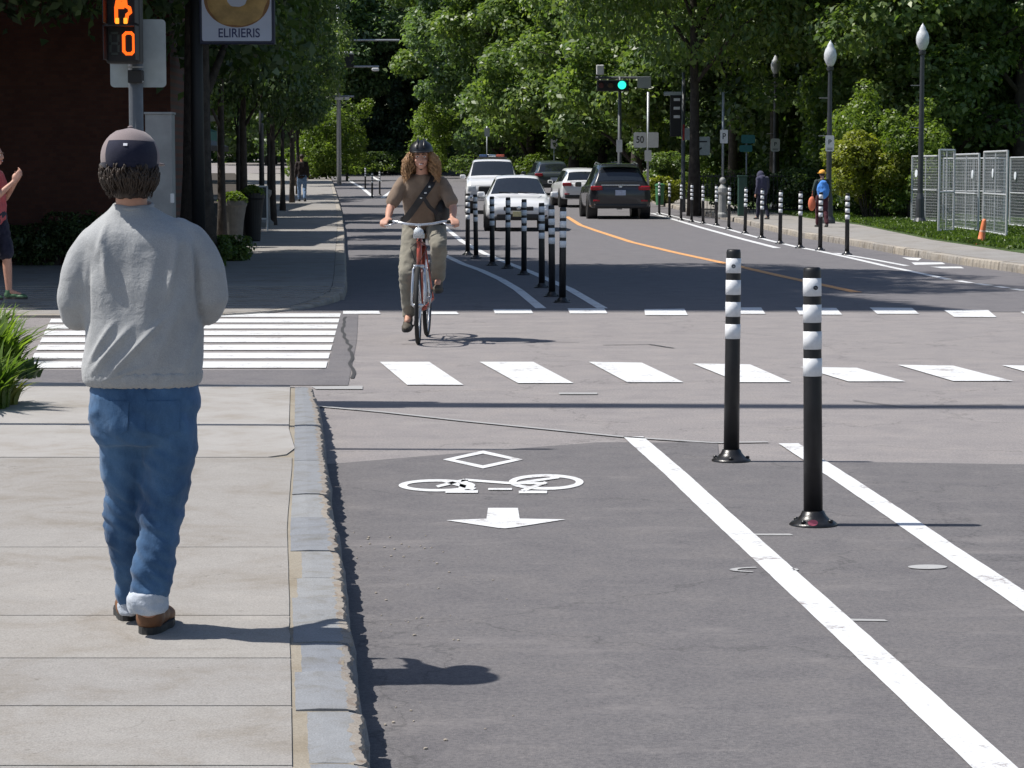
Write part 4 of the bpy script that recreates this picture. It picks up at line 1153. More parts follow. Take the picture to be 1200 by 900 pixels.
# green bins
for px, Y, lb in ((772, 93, 'green litter bin right of the black car'), (785, 97, 'brown green litter bin beside the green one')):
    root = empty('litter_bin', base(px, Y, KZ), 0, lb, 'bin'); bm = bmesh.new(); mm = mat('bin_green' if px < 780 else 'bin_brown', (.05, .18, .08) if px < 780 else (.16, .12, .08), .6)
    lathe(bm, [(.15, 0), (.18, .72), (.20, .74)], 16); build('body', bm, mm, root)
    bm = bmesh.new(); lathe(bm, [(.20, .74), (.19, .80), (.1, .84)], 16); build('lid', bm, mm, root)
# distant sign and poles
signpost('distant_sign', 'small white road sign on a short pole left of the dark small car', 598 + 51, 138, 160, [(645, 653, 163, 174, M_signw, '', None)], .04)
signpost('distant_sign', 'small grey pole sign above the white pickup', 571, 142, 148, [(568, 574, 150, 160, M_signb, '', None)], .04)
# light grey pole with arms on the left
p = base(399, 132, KZ); root = empty('mast_pole', p, 0, 'tall light grey mast with a hanging black signal at the end of the left pavement', 'pole')
z_ = lambda py: at(600, py, 132).z - p.z
x_ = lambda q: at(q, 450, 132).x - p.x
bm = bmesh.new(); tube(bm, [(0, 0, 0), (0, 0, 11)], [.13, .10], 12); build('pole', bm, M_grey, root, smooth=True)
bm = bmesh.new()
for a, b, py in ((399, 446, 78), (383, 417, 113), (399, 470, 47), (380, 404, 13)):
    bm = bmesh.new(); tube(bm, [(x_(a), 0, z_(py)), (x_(b), 0, z_(py))], .05, 8); build('arm', bm, M_grey, root)
pass
bm = bmesh.new(); box(bm, x_(408), -.2, z_(71), .85, .4, .75, .05); h2 = build('signal_head', bm, M_black, root)
bm = bmesh.new(); box(bm, x_(408), -.2, z_(62.5), .9, .45, .16, .06); build('cover', bm, M_signw, h2)
bm = bmesh.new(); box(bm, x_(442), -.1, z_(81.5), .4, .25, .18, .06); build('lantern', bm, M_signw, root)
bm = bmesh.new(); box(bm, x_(403), -.1, z_(115.5), .8, .04, .14); build('name_plate', bm, M_signw, root)

# ---------------------------------------------------------------- mesh fence panels, railings, delineator
M_fence = mat('fence_steel', (.50, .52, .54), .45, metal=.2, var=.15)
M_disc = mat('white_disc', (.72, .77, .82), .5)
def fence_panel(label, a, b, h, disc=True, nxt=0, dfrac=.5):
    d = (b - a); d.z = 0; Lf = d.length; ang = math.atan2(d.y, d.x)
    root = empty('mesh_fence_panel', (a.x, a.y, KZ), ang, label, 'fence', 'mesh fence panels')
    bm = bmesh.new()
    for x in (0, Lf): tube(bm, [(x, 0, 0), (x, 0, h)], .026, 8)
    for z in (.10, h * .5, h - .02): tube(bm, [(0, 0, z), (Lf, 0, z)], .018 if z == h * .5 else .024, 8)
    tube(bm, [(Lf * .5, 0, .1), (Lf * .5, 0, h)], .014, 6)
    for x in (0, Lf): box(bm, x, 0, .015, .09, .7, .03)
    build('frame', bm, M_fence, root)
    bm = bmesh.new(); st = .075
    x = st
    while x < Lf: box(bm, x, 0, h / 2 + .04, .007, .004, h - .14); x += st
    z = .15
    while z < h: box(bm, Lf / 2, .005, z, Lf, .004, .007); z += st
    m_ = build('wire_mesh', bm, M_fence, root)
    if disc:
        bm = bmesh.new(); bmesh.ops.create_cone(bm, segments=24, radius1=.10, radius2=.10, depth=.01, cap_ends=True, matrix=Matrix.Translation((Lf * dfrac, -.035, h * .74)) @ Matrix.Rotation(PI / 2, 4, 'X'))
        build('round_plate', bm, M_disc, root)
    return root
def gl(px, py): p = G(px, py, KZ); return p
fence_panel('mesh fence panel farthest left by the rightmost street lamp', gl(1068, 262), gl(1100, 264), 1.86, True, dfrac=.2)
fence_panel('short mesh fence panel standing forward, second from the left', gl(1099.5, 275.5), gl(1117, 274.5), 1.95, False)
fence_panel('wide mesh fence panel left of the orange delineator', gl(1117, 271), gl(1146, 275), 1.86, True, dfrac=.8)
fence_panel('mesh fence panel just right of the orange delineator', gl(1152, 276), gl(1179, 281), 1.90, True, dfrac=.45)
fence_panel('mesh fence panel cut by the right edge of the photo', gl(1183, 268), gl(1246, 274), 1.80, True, dfrac=.12)
fence_panel('mesh fence panel in the second row behind the wide one', gl(1105, 262), gl(1176, 264), 1.8, False)
p = G(1149, 287, KZ); root = empty('delineator', (p.x, p.y, KZ), 0, 'faded orange delineator leaning at the foot of the mesh fence', 'traffic cone'); root.rotation_euler = (R(4), R(7), 0)
bm = bmesh.new(); lathe(bm, [(.13, 0), (.12, .03), (.075, .06), (.06, .3), (.045, .48), (.03, .52)], 14); build('body', bm, M_orange, root, smooth=True)
bm = bmesh.new(); lathe(bm, [(.064, .26), (.054, .36)], 14); build('band', bm, mat('band_pale', (.75, .45, .35), .5), root)
# park railings
Yr = 80; a_, b_ = at(818, 450, Yr).x, at(985, 450, Yr).x
root = empty('park_railings', (a_, Yr, KZ), 0, 'low black iron railings in front of the dark bushes', 'fence')
bm = bmesh.new(); Lr = b_ - a_
for z in (.15, 1.25): box(bm, Lr / 2, 0, z, Lr, .04, .04)
build('rail', bm, M_black, root)
bm = bmesh.new(); x = 0
while x <= Lr: box(bm, x, 0, .68, .02, .02, 1.3); x += .13
build('pickets', bm, M_black, root)

# ---------------------------------------------------------------- buildings on the left
def brickmat(name, c1, c2, mort, sc=4.2):
    m, nt, b, _ = newmat(name); tc = N(nt, 'TexCoord'); mp = N(nt, 'Mapping'); mp.inputs['Rotation'].default_value = (PI / 2, 0, 0)
    nt.links.new(tc.outputs['Object'], mp.inputs[0])
    br = N(nt, 'TexBrick'); br.inputs['Scale'].default_value = sc; br.inputs['Color1'].default_value = col4(c1); br.inputs['Color2'].default_value = col4(c2); br.inputs['Mortar'].default_value = col4(mort)
    br.inputs['Mortar Size'].default_value = .012; nt.links.new(mp.outputs[0], br.inputs[0])
    n = noise_node(nt, tc.outputs['Object'], 1.5); r = ramp(nt, n.outputs[0], [(.3, (.8, .8, .8)), (.7, (1.1, 1.1, 1.1))])
    nt.links.new(mixc(nt, 1.0, br.outputs[0], r.outputs[0], 'MULTIPLY'), b.inputs['Base Color']); b.inputs['Roughness'].default_value = .9
    bump(nt, b, br.outputs['Fac'], -.3, .01); MATS[name] = m; return m
M_brick = brickmat('brown_brick', (.145, .056, .038), (.105, .042, .030), (.085, .06, .05))
M_wallg = mat('render_grey', (.16, .15, .14), .9, var=.15, scale=2)
M_glassd = mat('window_glass', (.02, .025, .03), .08, bmp=0, spec=.8)
M_frame = mat('window_frame', (.45, .46, .46), .5)
Yw = 38.6; xr_ = at(204, 450, Yw).x
root = empty('brick_building', (xr_, Yw, 0), 0, 'brown brick corner building in deep shade behind the walking man', 'building')
bm = bmesh.new(); box(bm, -9, 2.2, 4.6, 18, 4.4, 9.2); wl = build('wall', bm, M_brick, root)
bm = bmesh.new(); box(bm, -9, 2.2, 9.28, 18.4, 4.8, .16, .02); build('roof', bm, M_dgrey, root)
xw = -9.2 - xr_
bm = bmesh.new(); v = [bm.verts.new(q) for q in ((xw, 28.3 - Yw, 0), (xw, -.06, 0), (xw, -.06, 16.4), (xw, 28.3 - Yw, 23.0), (xw - 9, 28.3 - Yw, 0), (xw - 9, -.06, 0), (xw - 9, -.06, 16.4), (xw - 9, 28.3 - Yw, 23.0))]
for f in ((0, 1, 2, 3), (4, 5, 6, 7), (0, 1, 5, 4), (1, 2, 6, 5), (2, 3, 7, 6), (3, 0, 4, 7)): bm.faces.new([v[i] for i in f])
build('wall', bm, M_brick, root)  # unseen wing added left of frame, top sloped to shape the crossing's shadow
for k in range(3):
    bm = bmesh.new(); box(bm, -6 - k * 4, -.03, 6.6, 1.3, .06, 1.6); wn = build('window', bm, M_glassd, root)
    bm = bmesh.new()
    for x, z, sx, sz in ((-.7, 0, .1, 1.8), (.7, 0, .1, 1.8), (0, .85, 1.5, .1), (0, -.85, 1.6, .12)): box(bm, -6 - k * 4 + x, -.06, 6.6 + z, sx, .1, sz)
    build('frame', bm, M_frame, wn)
# shop row beyond
def shop(label, x, y0, y1, h, m, seed, awn=None, out=0):
    root = empty('shop_building', (x, y0, gz(y0)), 0, label, 'building', 'shop buildings along the left pavement')
    d = y1 - y0; bm = bmesh.new(); box(bm, -4, d / 2, h / 2, 8, d, h); build('wall', bm, m, root)
    bm = bmesh.new(); box(bm, -4, d / 2, h + .1, 8.3, d + .3, .2); build('roof', bm, M_dgrey, root)
    nb_ = max(2, int(d / 2.2)); st = d / nb_
    for k in range(nb_):
        yc = (k + .5) * st
        if k % 3 == 1:
            bm = bmesh.new(); box(bm, .03, yc, 1.1, .06, .95, 2.2); dr = build('door', bm, M_dgrey, root)
            bm = bmesh.new(); box(bm, .075, yc - .35, 1.05, .03, .03, .2); build('handle', bm, M_grey, dr)
        else:
            bm = bmesh.new(); box(bm, .03, yc, 1.45, .06, st * .72, 1.9); wn = build('window', bm, M_glassd, root)
            bm = bmesh.new()
            for dy in (-.5, 0, .5): box(bm, .07, yc + dy * st * .72, 1.45, .08, .08, 2.0)
            for dz in (-.98, .98): box(bm, .07, yc, 1.45 + dz, .076, st * .76, .08)
            build('frame', bm, M_frame, wn)
        bm = bmesh.new(); box(bm, .03, yc, 4.3, .06, 1.0, 1.5); wn = build('window', bm, M_glassd, root)
        bm = bmesh.new()
        for dy, dz, sy, sz in ((-.55, 0, .1, 1.7), (.55, 0, .1, 1.7), (0, .8, 1.1, .1), (0, -.8, 1.2, .12)): box(bm, .06, yc + dy, 4.3 + dz, .1, sy, sz)
        build('frame', bm, M_frame, wn)
    if awn:
        bm = bmesh.new(); v = [bm.verts.new(q) for q in ((.05, .3, 3.0), (.05, d - .3, 3.0), (1.2, d - .3, 2.5), (1.2, .3, 2.5), (1.2, d - .3, 2.3), (1.2, .3, 2.3))]
        bm.faces.new(v[:4]); bm.faces.new((v[3], v[2], v[4], v[5])); build('awning', bm, awn, root)
    return root
M_awn = mat('teal_awning', (.04, .16, .14), .7); M_b2 = brickmat('red_brick', (.17, .07, .05), (.13, .055, .04), (.16, .14, .12))
shop('grey shop front with teal awning just behind the row of street trees', -8.2, 47, 58, 6.5, M_wallg, 1, M_awn)
shop('red brick shop front in the middle of the left row', -9.6, 60, 74, 7, M_b2, 2)
shop('pale shop front at the far end of the left row', -12.5, 78, 96, 7, M_wallg, 3, M_navy)
# facade end facing the street corner with white door frames
root = empty('porch', (-6.6, 50, KZ), 0, 'white painted porch posts glimpsed between the street trees', 'porch')
for x in (-.9, -.2, .5):
    bm3_ = bmesh.new(); box(bm3_, x, 0, 1.25, .07, .07, 2.5); build('post', bm3_, M_frame, root)
bm3_ = bmesh.new(); box(bm3_, -.2, 0, 2.55, 1.6, .12, .12); build('beam', bm3_, M_frame, root)
bm3_ = bmesh.new(); box(bm3_, -.2, 0, .9, 1.5, .05, .06); build('rail', bm3_, M_frame, root)
# ================================================================= VEHICLES
def carpaint(name, c, rough=.3):
    m, nt, b, _ = newmat(name); n = noise_node(nt, objvec(nt), 1.5, 4)
    r = ramp(nt, n.outputs[0], [(.3, tuple(x * .93 for x in c)), (.7, tuple(min(1, x * 1.05) for x in c))])
    d = noise_node(nt, objvec(nt), 30, 3)
    nt.links.new(r.outputs[0], b.inputs['Base Color']); b.inputs['Roughness'].default_value = rough
    b.inputs['Coat Weight'].default_value = .8; b.inputs['Coat Roughness'].default_value = .06; MATS[name] = m; return m
P_white = carpaint('car_white', (.72, .73, .75)); P_black = carpaint('car_black', (.012, .013, .018)); P_dark = carpaint('car_dark', (.035, .045, .055))
M_cglass = mat('car_glass', (.016, .02, .026), .05, bmp=0, spec=.9)
M_tyre = mat('tyre', (.018, .018, .018), .85); M_rim = mat('rim', (.35, .36, .38), .35, metal=.8)
M_trim = mat('car_trim', (.02, .02, .022), .5); M_chrome = mat('chrome', (.6, .62, .65), .18, metal=.9)
M_head = mat('headlamp', (.62, .65, .68), .12, bmp=0); M_tail = mat('tail_lamp', (.32, .012, .02), .2, bmp=0)
M_plate = mat('number_plate', (.45, .50, .62), .5); M_amber = mat('amber_lens', (.6, .22, .03), .3)

def cr(p0, p1, p2, p3, t, ten=.35):
    m1 = (p2 - p0) * ten; m2 = (p3 - p1) * ten; t2, t3 = t * t, t ** 3
    return p1 * (2 * t3 - 3 * t2 + 1) + m1 * (t3 - 2 * t2 + t) + p2 * (-2 * t3 + 3 * t2) + m2 * (t3 - t2)
def car_surface(st):
    K = []
    for (y, w_, zb, zbelt, wt, zt) in st:
        K.append([Vector(p) for p in ((0, y, zb), (w_ * .86, y, zb), (w_ * .985, y, zb + .10), (w_, y, (zb + zbelt) / 2 + .06), (w_ * .965, y, zbelt - .03), (w_ * .93, y, zbelt), (wt + (w_ * .93 - wt) * .12, y, zbelt + (zt - zbelt) * .86), (wt * .9, y, zt - .01 if zt - zbelt > .2 else zt - .003), (wt * .5, y, zt + .012), (0, y, zt + .018))])
    n, m = len(K), len(K[0])
    def S(u, v):
        u = min(max(u, 0), n - 1.0001); v = min(max(v, 0), m - 1.0001); i, j = int(u), int(v); fu, fv = u - i, v - j
        def row(ii): 
            r = K[min(max(ii, 0), n - 1)]
            return cr(r[max(j - 1, 0)], r[j], r[j + 1], r[min(j + 2, m - 1)], fv, .3)
        return cr(row(i - 1), row(i), row(i + 1), row(i + 2), fu)
    return S, n, m
def patch(bm, S, us, vs_, off=.006, sgn=1, mirror=False):
    g = []
    for u in us:
        r = []
        for v in vs_:
            p = S(u, v); du = S(u + .02, v) - S(u - .02, v); dv = S(u, v + .02) - S(u, v - .02); nn = dv.cross(du)
            if nn.length > 1e-9: nn.normalize()
            c = Vector((0, p.y, .9));
            if nn.dot(p - c) < 0: nn = -nn
            q = p + nn * off
            r.append(bm.verts.new((q.x * (-1 if mirror else 1), q.y, q.z)))
        g.append(r)
    for a, b in zip(g, g[1:]):
        for k in range(len(a) - 1): bm.faces.new((a[k], a[k + 1], b[k + 1], b[k]))
def lin(a, b, n): return [a + (b - a) * i / n for i in range(n + 1)]
def wheel(root, x, y, r, wdt=.22):
    bm = bmesh.new(); s = 1 if x > 0 else -1
    prof = [(r * .62, -wdt / 2), (r * .93, -wdt / 2), (r, -wdt * .36), (r, wdt * .36), (r * .93, wdt / 2), (r * .62, wdt / 2), (r * .62, -wdt / 2)]
    lathe(bm, prof, 28, cap=False); M = Matrix.Translation((x, y, r)) @ Matrix.Rotation(PI / 2, 4, 'Y'); bm.transform(M)
    t = build('tyre', bm, M_tyre, None, smooth=False)
    bm = bmesh.new(); lathe(bm, [(r * .62, -.05), (r * .6, wdt * .3), (r * .5, wdt * .25), (r * .12, wdt * .32), (.01, wdt * .33)], 20, cap=False); bm.transform(M if s > 0 else M @ Matrix.Rotation(PI, 4, 'X'))
    for k in range(5):
        a = 2 * PI * k / 5; b2 = bmesh.new(); box(b2, r * .33 * math.cos(a), r * .33 * math.sin(a), wdt * .34, r * .5, .05, .03, rot=Matrix.Rotation(a, 4, 'Z')); b2.transform(M if s > 0 else M @ Matrix.Rotation(PI, 4, 'X')); merge(bm, b2)
    w_ = bpy.data.objects.new('wheel', None); link(w_, root)
    t.parent = w_; build('rim', bm, M_rim, w_)
def car(label, cat, loc, rz, st, paint_, uw, ur, urr, urw, wy, wr, scale=1, kind='suv', group='cars and trucks on the street', name='parked_car'):
    """uw/ur: cowl and roof-front stations; urr/urw: roof-rear and tail stations"""
    root = empty(name, loc, rz, label, cat, group, scale)
    S, n, m = car_surface(st)
    bm = bmesh.new(); us = lin(0, n - 1, (n - 1) * 5); vs_ = lin(0, m - 1, (m - 1) * 3)
    for mir in (False, True): patch(bm, S, us, vs_, 0, mirror=mir)
    for u in (0, n - 1.0001):
        for sg in (1, -1):
            ring = [bm.verts.new((S(u, v).x * sg, S(u, v).y, S(u, v).z)) for v in vs_]; bm.faces.new(ring)
    bmesh.ops.remove_doubles(bm, verts=bm.verts, dist=.0005)
    build('body', bm, paint_, root, smooth=True)
    # glass follows the body surface
    def glass(nm, u0, u1, v0, v1, mirr):
        for mr in mirr:
            bm = bmesh.new()
            patch(bm, S, lin(u0, u1, 6), lin(v0, v1, 8), .006, mirror=mr)
            if len(mirr) == 2 and v1 >= m - 1.01: pass
            yield bm
    def both(nm, u0, u1, v0):
        bm = bmesh.new()
        for mr in (False, True): patch(bm, S, lin(u0, u1, 8), lin(v0, m - 1, 8), .007, mirror=mr)
        bmesh.ops.remove_doubles(bm, verts=bm.verts, dist=.0005)
        return build(nm, bm, M_cglass, root, smooth=True)
    both('windshield', min(uw, ur) + .08, max(uw, ur) - .10, 6.35)
    if urr is not None: both('rear_window', min(urr, urw) + .12, max(urr, urw) - .12, 6.35)
    for mr in (False, True):
        segs = uw_segs(st, ur, urr if urr is not None else 0)
        for a, b in segs:
            bm = bmesh.new(); patch(bm, S, lin(a, b, 6), lin(5.12, 5.93, 4), .006, mirror=mr); build('side_window', bm, M_cglass, root, smooth=True)
    w0 = max(s[1] for s in st)
    for y in wy:
        for sx in (-1, 1):
            bm = bmesh.new(); bmesh.ops.create_cone(bm, segments=28, radius1=wr * 1.14, radius2=wr * 1.14, depth=.30, cap_ends=True, matrix=Matrix.Translation((sx * (w0 - .143), y, wr * 1.02)) @ Matrix.Rotation(PI / 2, 4, 'Y'))
            build('wheel_arch', bm, M_trim, root)
            wheel(root, sx * (w0 - .09), y, wr)
    for sx in (-1, 1):
        yc = st[uw][0] - .25 if st[uw][0] > 0 else st[uw][0]
        bm = bmesh.new(); box(bm, sx * (w0 + .10), yc, st[uw][3] + .06, .2, .12, .15, .04, seg=3); mr_ = build('mirror', bm, paint_, root, smooth=True)
        bm = bmesh.new(); box(bm, sx * (w0 + .10), yc - .064, st[uw][3] + .06, .15, .006, .11); build('mirror_glass', bm, M_cglass, mr_)
    return root, S
def uw_segs(st, ur, urr):
    a, b = min(ur, urr), max(ur, urr); n_ = max(1, b - a); return [(a + .06 + i, a + i + .94) for i in range(n_)]
def part(nm, root, m, f, smooth=False):
    bm = bmesh.new(); f(bm); return build(nm, bm, m, root, smooth)

SUV = [(-2.30, .74, .44, .86, .60, .90), (-2.24, .90, .36, .98, .76, 1.03), (-2.12, .935, .34, 1.04, .72, 1.14), (-1.80, .95, .33, 1.06, .60, 1.56), (-1.30, .95, .33, 1.05, .62, 1.68), (-.2, .95, .33, 1.03, .64, 1.71), (.55, .95, .33, 1.01, .60, 1.64), (1.30, .95, .33, .99, .76, 1.06), (1.90, .93, .34, .94, .74, .99), (2.2, .88, .38, .82, .70, .88), (2.30, .74, .44, .68, .55, .72)]
def rear_kit(root, w_, y, zl, zp, plate=True, chrome=True):
    for sx in (-1, 1):
        part('tail_light', root, M_tail, lambda bm: box(bm, sx * (w_ - .22), y - .005, zl, .36, .10, .13, .03, seg=3), True)
        part('fog_light', root, M_tail, lambda bm: box(bm, sx * (w_ - .22), y - .02, zl - .38, .2, .05, .05, .012), True)
        part('exhaust', root, M_chrome, lambda bm: box(bm, sx * (w_ - .30), y - .0, .40, .2, .08, .07, .02), True)
    part('bumper', root, M_trim, lambda bm: box(bm, 0, y + .03, .42, w_ * 1.7, .16, .14, .04, seg=3), True)
    part('chrome_strip', root, M_chrome, lambda bm: box(bm, 0, y - .035, zl + .09, w_ * 1.25, .03, .03, .008))
    part('number_plate', root, M_plate, lambda bm: box(bm, 0, y - .045, zp, .32, .015, .16, .004))
# black SUV driving away
p = G(723, 257)
r_, S_ = car('black SUV driving away on the right of the yellow line', 'car', (p.x, p.y + 2.3, 0), R(2.5), SUV, P_black, 7, 6, 3, 2, (-1.42, 1.42), .37, 1.06, name='suv')
rear_kit(r_, .95, -2.27, .96, .82)
part('rear_spoiler', r_, P_black, lambda bm: box(bm, 0, -1.86, 1.665, 1.15, .28, .04, .015), True)
part('badge', r_, M_chrome, lambda bm: ellip(bm, (0, -2.275, 1.0), (.06, .012, .035)))
for sx in (-1, 1): part('roof_rail', r_, M_chrome, lambda bm: tube(bm, [(sx * .58, -1.4, 1.70), (sx * .6, -.4, 1.75), (sx * .57, .5, 1.69)], .018, 6))
# white crossover ahead of it
CRO = [(a, b * .96, c - .02, d * .93, e * .95, f * .90) for a, b, c, d, e, f in SUV]
p = G(679, 243.5)
r_, S_ = car('white crossover seen from behind, left of the black SUV', 'car', (p.x, p.y + 2.3, gz(p.y + 2.3)), R(5), CRO, P_white, 7, 6, 3, 2, (-1.42, 1.42), .35, 1.0, name='crossover_car')
rear_kit(r_, .91, -2.27, .90, .60)
# small dark car farther
p = G(643, 229)
r_, S_ = car('small dark grey car farther ahead, partly hidden by the white crossover', 'car', (p.x, p.y + 2.3, gz(p.y + 2.3)), R(6), CRO, P_dark, 7, 6, 3, 2, (-1.42, 1.42), .35, 1.06, name='hatchback_car')
rear_kit(r_, .91, -2.27, .90, .70)
# pickup facing the camera
PK = [(-2.9, .93, .55, 1.25, .86, 1.27), (-2.8, .96, .50, 1.30, .90, 1.32), (-1.15, .97, .46, 1.30, .90, 1.32), (-1.05, .97, .46, 1.30, .72, 1.80), (-.8, .97, .46, 1.29, .70, 1.88), (0, .97, .46, 1.27, .70, 1.92), (.75, .97, .46, 1.26, .68, 1.86), (1.45, .97, .46, 1.24, .80, 1.30), (2.2, .96, .46, 1.16, .80, 1.24), (2.62, .95, .50, 1.06, .80, 1.14), (2.78, .90, .56, .96, .78, 1.0)]
p = G(576, 251)
r_, S_ = car('white pickup truck facing the camera with a low beacon bar on its roof', 'pickup truck', (p.x, p.y + 2.8, gz(p.y + 2.8)), PI + R(1), PK, P_white, 7, 6, 4, 3, (-1.75, 1.75), .40, 1.0, name='pickup_truck')
part('grille', r_, M_trim, lambda bm: box(bm, 0, 2.78, .82, 1.02, .08, .30, .05, seg=3))
part('bumper', r_, M_chrome, lambda bm: box(bm, 0, 2.80, .55, 1.75, .14, .20, .05, seg=3), True)
for sx in (-1, 1):
    part('headlight', r_, M_head, lambda bm: box(bm, sx * .74, 2.72, .88, .30, .16, .22, .04, seg=3), True)
    part('fog_light', r_, M_head, lambda bm: ellip(bm, (sx * .66, 2.88, .56), (.07, .03, .06)))
part('badge', r_, M_chrome, lambda bm: ellip(bm, (0, 2.835, .84), (.13, .015, .07)))
part('number_plate', r_, M_plate, lambda bm: box(bm, 0, 2.885, .55, .32, .015, .14, .004))
b = part('beacon_bar', r_, M_trim, lambda bm: box(bm, .0, -.1, 1.98, 1.1, .26, .06, .02))
for x, mm in ((.32, mat('beacon_blue', (.05, .09, .2), .3)), (0, M_chrome), (-.3, mat('beacon_red', (.4, .09, .06), .3))):
    part('beacon', b, mm, lambda bm: box(bm, x, -.1, 2.05, .30, .22, .10, .03, seg=3), True)
# white car in front of it, facing the camera
SED = [(-2.2, .74, .42, .78, .60, .82), (-2.1, .86, .34, .90, .76, .94), (-1.7, .88, .30, .93, .70, 1.0), (-1.2, .88, .30, .93, .56, 1.34), (-.8, .88, .30, .93, .56, 1.44), (0, .88, .30, .92, .57, 1.46), (.45, .88, .30, .91, .55, 1.40), (1.2, .88, .30, .90, .74, .95), (1.8, .86, .32, .80, .70, .86), (2.1, .82, .36, .70, .64, .76), (2.22, .70, .42, .60, .5, .64)]
p = G(606, 271.5)
r_, S_ = car('white compact car facing the camera behind the row of bollards', 'car', (p.x, p.y + 2.2, 0), PI + R(1), SED, P_white, 7, 6, 3, 2, (-1.35, 1.35), .33, 1.0, name='compact_car')
part('grille', r_, M_trim, lambda bm: box(bm, 0, 2.19, .60, .80, .08, .12, .03, seg=3))
part('lower_grille', r_, M_trim, lambda bm: box(bm, 0, 2.17, .40, 1.15, .14, .13, .03, seg=3))
part('bumper_lip', r_, M_trim, lambda bm: box(bm, 0, 2.14, .32, 1.4, .12, .05, .02))
for sx in (-1, 1):
    part('headlight', r_, M_head, lambda bm: box(bm, sx * .62, 2.08, .66, .34, .16, .15, .045, seg=3), True)
    part('fog_light', r_, M_trim, lambda bm: ellip(bm, (sx * .66, 2.13, .42), (.10, .06, .05)))
part('badge', r_, M_chrome, lambda bm: ellip(bm, (0, 2.235, .62), (.06, .012, .045)))
part('number_plate', r_, mat('plate_yellowish', (.55, .50, .28), .5), lambda bm: box(bm, 0, 2.245, .46, .30, .015, .13, .004))
part('hood_crease', r_, P_white, lambda bm: tube(bm, [(-.62, 1.3, .925), (-.5, 1.8, .86), (-.42, 2.08, .755)], .012, 6)); part('hood_crease', r_, P_white, lambda bm: tube(bm, [(.62, 1.3, .925), (.5, 1.8, .86), (.42, 2.08, .755)], .012, 6))
for o in (r_,):
    part('wiper', o, M_trim, lambda bm: (tube(bm, [(-.55, 1.22, .985), (0, 1.12, 1.03)], .010, 5), tube(bm, [(.0, 1.22, .99), (.5, 1.10, 1.03)], .010, 5)))
# ================================================================= PEOPLE
SK = mat('skin', (.50, .27, .19), .55, var=.12, scale=9, bmp=.1)
SKs = mat('skin_tan', (.52, .28, .20), .55, var=.1, scale=9, bmp=.1)
F_sweat = fabric('sweatshirt_grey', (.32, .33, .34), (.40, .41, .415), 420, 7, .35)
F_jean = fabric('denim', (.024, .062, .135), (.085, .18, .33), 500, 6, .35, (1, 1, .55))
F_jeanl = fabric('denim_light', (.36, .42, .50), (.52, .56, .62), 500, 14, .3)
F_cap = fabric('cap_mauve', (.20, .165, .17), (.26, .215, .215), 600, 6, .1)
F_navy = fabric('navy_cloth', (.012, .013, .030), (.022, .024, .045), 500, 10, .1)
F_shoe = mat('shoe_brown', (.16, .07, .03), .6, var=.4, scale=20); M_sole = mat('shoe_sole', (.03, .03, .03), .8)
M_hair = mat('hair_brown', (.030, .018, .011), .6, var=.5, scale=60, bmp=.3)
M_hairb = mat('hair_blond', (.33, .19, .09), .55, var=.45, scale=50, bmp=.3)
F_tan = fabric('shirt_taupe', (.185, .135, .10), (.24, .18, .135), 500, 8, .3)
F_khaki = fabric('trousers_khaki', (.19, .18, .15), (.26, .245, .20), 500, 8, .35)
M_strap = mat('strap_black', (.014, .013, .014), .6)
M_red = mat('frame_red', (.40, .075, .045), .35, coat=.5)

def hand(bm, w_, d, nrm, side, s=1.0, curl=35):
    """palm, four fingers and a thumb; d along the fingers, nrm out of the palm, side towards the thumb"""
    w_, d, nrm, side = Vector(w_), Vector(d).normalized(), Vector(nrm).normalized(), Vector(side).normalized()
    for k, o in enumerate((-.030, -.010, .010, .030)):
        capsule(bm, w_ + side * o * .55 * s, w_ + d * .085 * s + side * o * s, .014 * s, .0125 * s, 2)
    for k, (o, l) in enumerate(((-.033, .060), (-.011, .074), (.011, .080), (.033, .070))):
        p = w_ + d * .088 * s + side * o * s; a = 0; dd = d.copy()
        for j, f in enumerate((.45, .32, .25)):
            a += R(curl * (1 if j else .6)); q = p + (d * math.cos(a) + nrm * math.sin(a)) * l * f * s
            capsule(bm, p, q, (.0092 - .0008 * j) * s, (.0086 - .001 * j) * s, 1); p = q
    p = w_ + d * .022 * s + side * .034 * s; q = p + (side * .62 + d * .7 + nrm * .35).normalized() * .036 * s
    capsule(bm, p, q, .013 * s, .0105 * s, 1); e = q + (side * .05 + d * .75 + nrm * .62).normalized() * .032 * s; capsule(bm, q, e, .0105 * s, .0085 * s, 1)

def basis(yaw, pitch=0, roll=0):
    """head frame: +Y looks forward"""
    return Matrix.Rotation(yaw, 3, 'Z') @ Matrix.Rotation(pitch, 3, 'X') @ Matrix.Rotation(roll, 3, 'Y')
def head_prims(bm, c, B, s=1.0):
    E = lambda x, y, z, r: ellip(bm, Vector(c) + B @ Vector((x * s, y * s, z * s)), tuple(k * s for k in r), B)
    E(0, -.01, .025, (.077, .095, .088)); E(0, .022, -.04, (.060, .066, .075)); E(0, .048, -.085, (.034, .034, .030))
    E(0, .075, .022, (.052, .022, .016)); E(0, .092, -.018, (.013, .020, .026)); E(0, .101, -.034, (.018, .014, .011))
    E(.036, .068, -.035, (.024, .020, .022)); E(-.036, .068, -.035, (.024, .020, .022))
    for sx in (-1, 1): E(sx * .080, -.002, -.012, (.011, .022, .032))
    E(0, .078, -.066, (.026, .013, .009))
